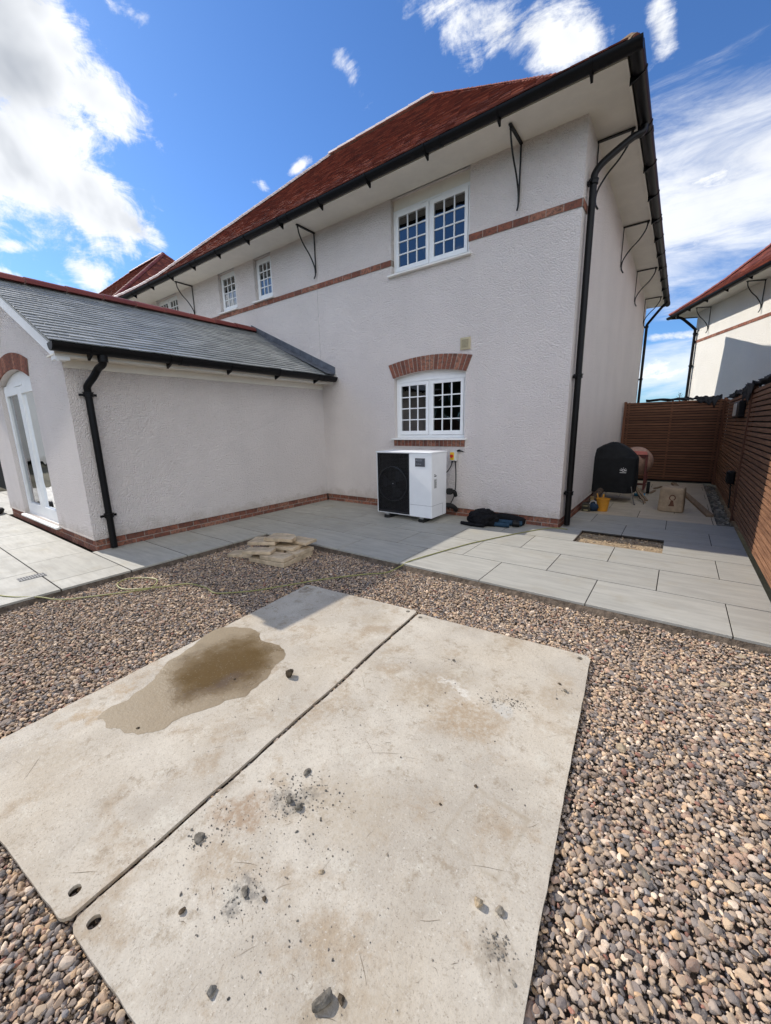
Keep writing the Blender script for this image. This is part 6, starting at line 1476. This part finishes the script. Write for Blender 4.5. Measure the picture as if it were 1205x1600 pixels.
# plank, sticks, bucket, tools
m = MB(); m.obox((.245, 9.36, .022), (.135, -1, 0), (1, .135, 0), (0, 0, 1), 1.86, .045, .02); o = m.build('timber_plank', m_plank, bevel=.004); tag(o, 'long raw timber plank lying on the side path near the fence', 'plank')
def stick(p, q_, r, label, mat=m_plank, cat='stick', name='wooden_stick', grp='timber offcuts on the side path'):
    m = MB(); P = Vector(p); Q = Vector(q_); d = (Q - P); m.obox((P + Q) / 2, d, d.cross(Vector((0, 0, 1))), (0, 0, 1), d.length / 2, r, r * .6); o = m.build(name, mat, bevel=.002); return tag(o, label, cat, grp)
stick((-.66, 9.3, .22), (-.36, 8.50, .02), .02, 'batten leaning out from behind the barbecue, upper of two')
stick((-.60, 9.0, .16), (-.37, 8.22, .02), .015, 'batten leaning out from behind the barbecue, lower of two')
stick((-.36, 9.5, .012), (-.30, 9.9, .012), .022, 'short brown offcut on the path beside the mixer')
stick((-.32, 10.2, .012), (-.20, 10.6, .012), .022, 'small offcut on the path near the far fence')
bk = thing('bucket', (-.90, 7.2, 0), 'yellow plastic bucket with tool handles at the corner of the side wall', 'bucket')
m = MB(); m.lathe([(.070, .001), (.074, .004), (.098, .195), (.106, .196), (.106, .208), (.094, .208), (.070, .02), (.002, .018)], (-.90, 7.22, 0), 24); m.build('bucket_body', plain('yellow_bucket', (.62, .28, .03), .5, .4, .15, 8), bk, smooth=True)
m = MB(); m.obox((-.905, 7.22, .20), (.1, 0, 1), (1, 0, 0), (0, 1, 0), .08, .012, .008); m.tube([(-.95, 7.2, .1), (-.99, 7.19, .29)], .01, 8); m.build('tool_handle', plain('orange_handle', (.6, .3, .05), .5), bk)
tbg = thing('tool_bag', (-1.03, 7.15, 0), 'small dark blue tool bag beside the yellow bucket', 'bag')
blob('bag_body', plain('blue_fabric', (.02, .04, .075), .7, .2, .3, 20), (-1.03, 7.16, .065), (.085, .09, .085), None, None, 13, .2, 2.5, tbg, sub=4)
m = MB(); m.tube(spline([(-1.08, 7.12, .12), (-1.05, 7.1, .17), (-1.0, 7.1, .17), (-.98, 7.12, .12)], 5), .007, 8); m.build('bag_handle', plain('white_strap', (.5, .5, .52), .6), tbg)
def tbox(x, y, z, lx, ly, lz, rz, c, label, nm='tool_box'):
    t = thing(nm, (x, y, z), label, 'box'); R_ = Matrix.Translation((x, y, z)) @ Matrix.Rotation(rz, 4, 'Z')
    m = MB(); m.box(-lx / 2, lx / 2, -ly / 2, ly / 2, 0, lz * .62); m.xf(R_); m.build('box_base', plain(nm + '_base', c, .6, .3, .3, 20), t, bevel=.005)
    m = MB(); m.box(-lx / 2 - .003, lx / 2 + .003, -ly / 2 - .003, ly / 2 + .003, lz * .64, lz); m.xf(R_); m.build('box_lid', plain(nm + '_lid', tuple(x_ * .6 for x_ in c), .6, .3, .3, 20), t, bevel=.005)
    m = MB(); m.box(-lx * .25, lx * .25, -ly / 2 - .006, -ly / 2 - .0005, lz * .2, lz * .5); m.xf(R_); m.build('box_label', plain(nm + '_label', (.32, .28, .16), .6), t)
tbox(-1.125, 7.12, .002, .13, .16, .065, .1, (.06, .055, .04), 'dark olive tool box at the bottom of the pile by the corner')
tbox(-1.125, 7.14, .068, .12, .14, .055, -.05, (.10, .09, .07), 'smaller dark tool box on top of the olive one')
tbox(-1.07, 7.26, .124, .05, .05, .10, .2, (.40, .27, .12), 'small upright tan carton behind the tool boxes', 'carton')
m = MB(); m.tube([(-1.12, 7.35, .07), (-1.02, 7.75, .26)], .055, 14); o = m.build('log', plain('bark', (.09, .065, .05), .95, .1, .5, 30, bump=.01), smooth=True); tag(o, 'dark rolled log leaning behind the tool boxes', 'log')
sp_ = MB(); sp_.tube([(-.60, 9.05, .03), (-.42, 9.05, .03)], .03, 12); o = sp_.build('water_bottle', plain('blue_plastic', (.03, .22, .38), .4, .4), smooth=True); tag(o, 'small blue bottle lying on the path under the mixer', 'bottle')
# black rubber bowl at the left edge
m = MB(); m.lathe([(.16, .001), (.20, .02), (.22, .075), (.20, .105), (.12, .12), (.01, .125)], (-10.05, 1.36, 0), 32); o = m.build('rubber_mat_roll', m_rubber, smooth=True); tag(o, 'low black rubber lump on the patio at the left edge of the photo', 'rubber weight')
# small bare tree far beyond the end fence
tr_ = thing('distant_tree', (-.25, 30, 0), 'tiny bare treetop showing above the far fence', 'tree')
m = MB(); m.tube([(-.25, 30, 0), (-.25, 30, 1.6), (-.26, 30, 3.05)], [.06, .045, .01], 8); m.build('trunk', m_post, tr_)
m = MB()
for k in range(26):
    z = 2.3 + .75 * (k / 26); a = k * 2.4; L_ = .30 * (1.15 - k / 30); m.tube([(-.255, 30, z), (-.255 + math.cos(a) * L_ * .6, 30 + math.sin(a) * L_ * .6, z + .03), (-.255 + math.cos(a) * L_, 30 + math.sin(a) * L_, z + .10)], [.012, .008, .003], 5)
m.build('crown', plain('twig_green', (.04, .05, .025), .8), tr_)

for o in bpy.data.objects:
    if '_o' in o: del o['_o']
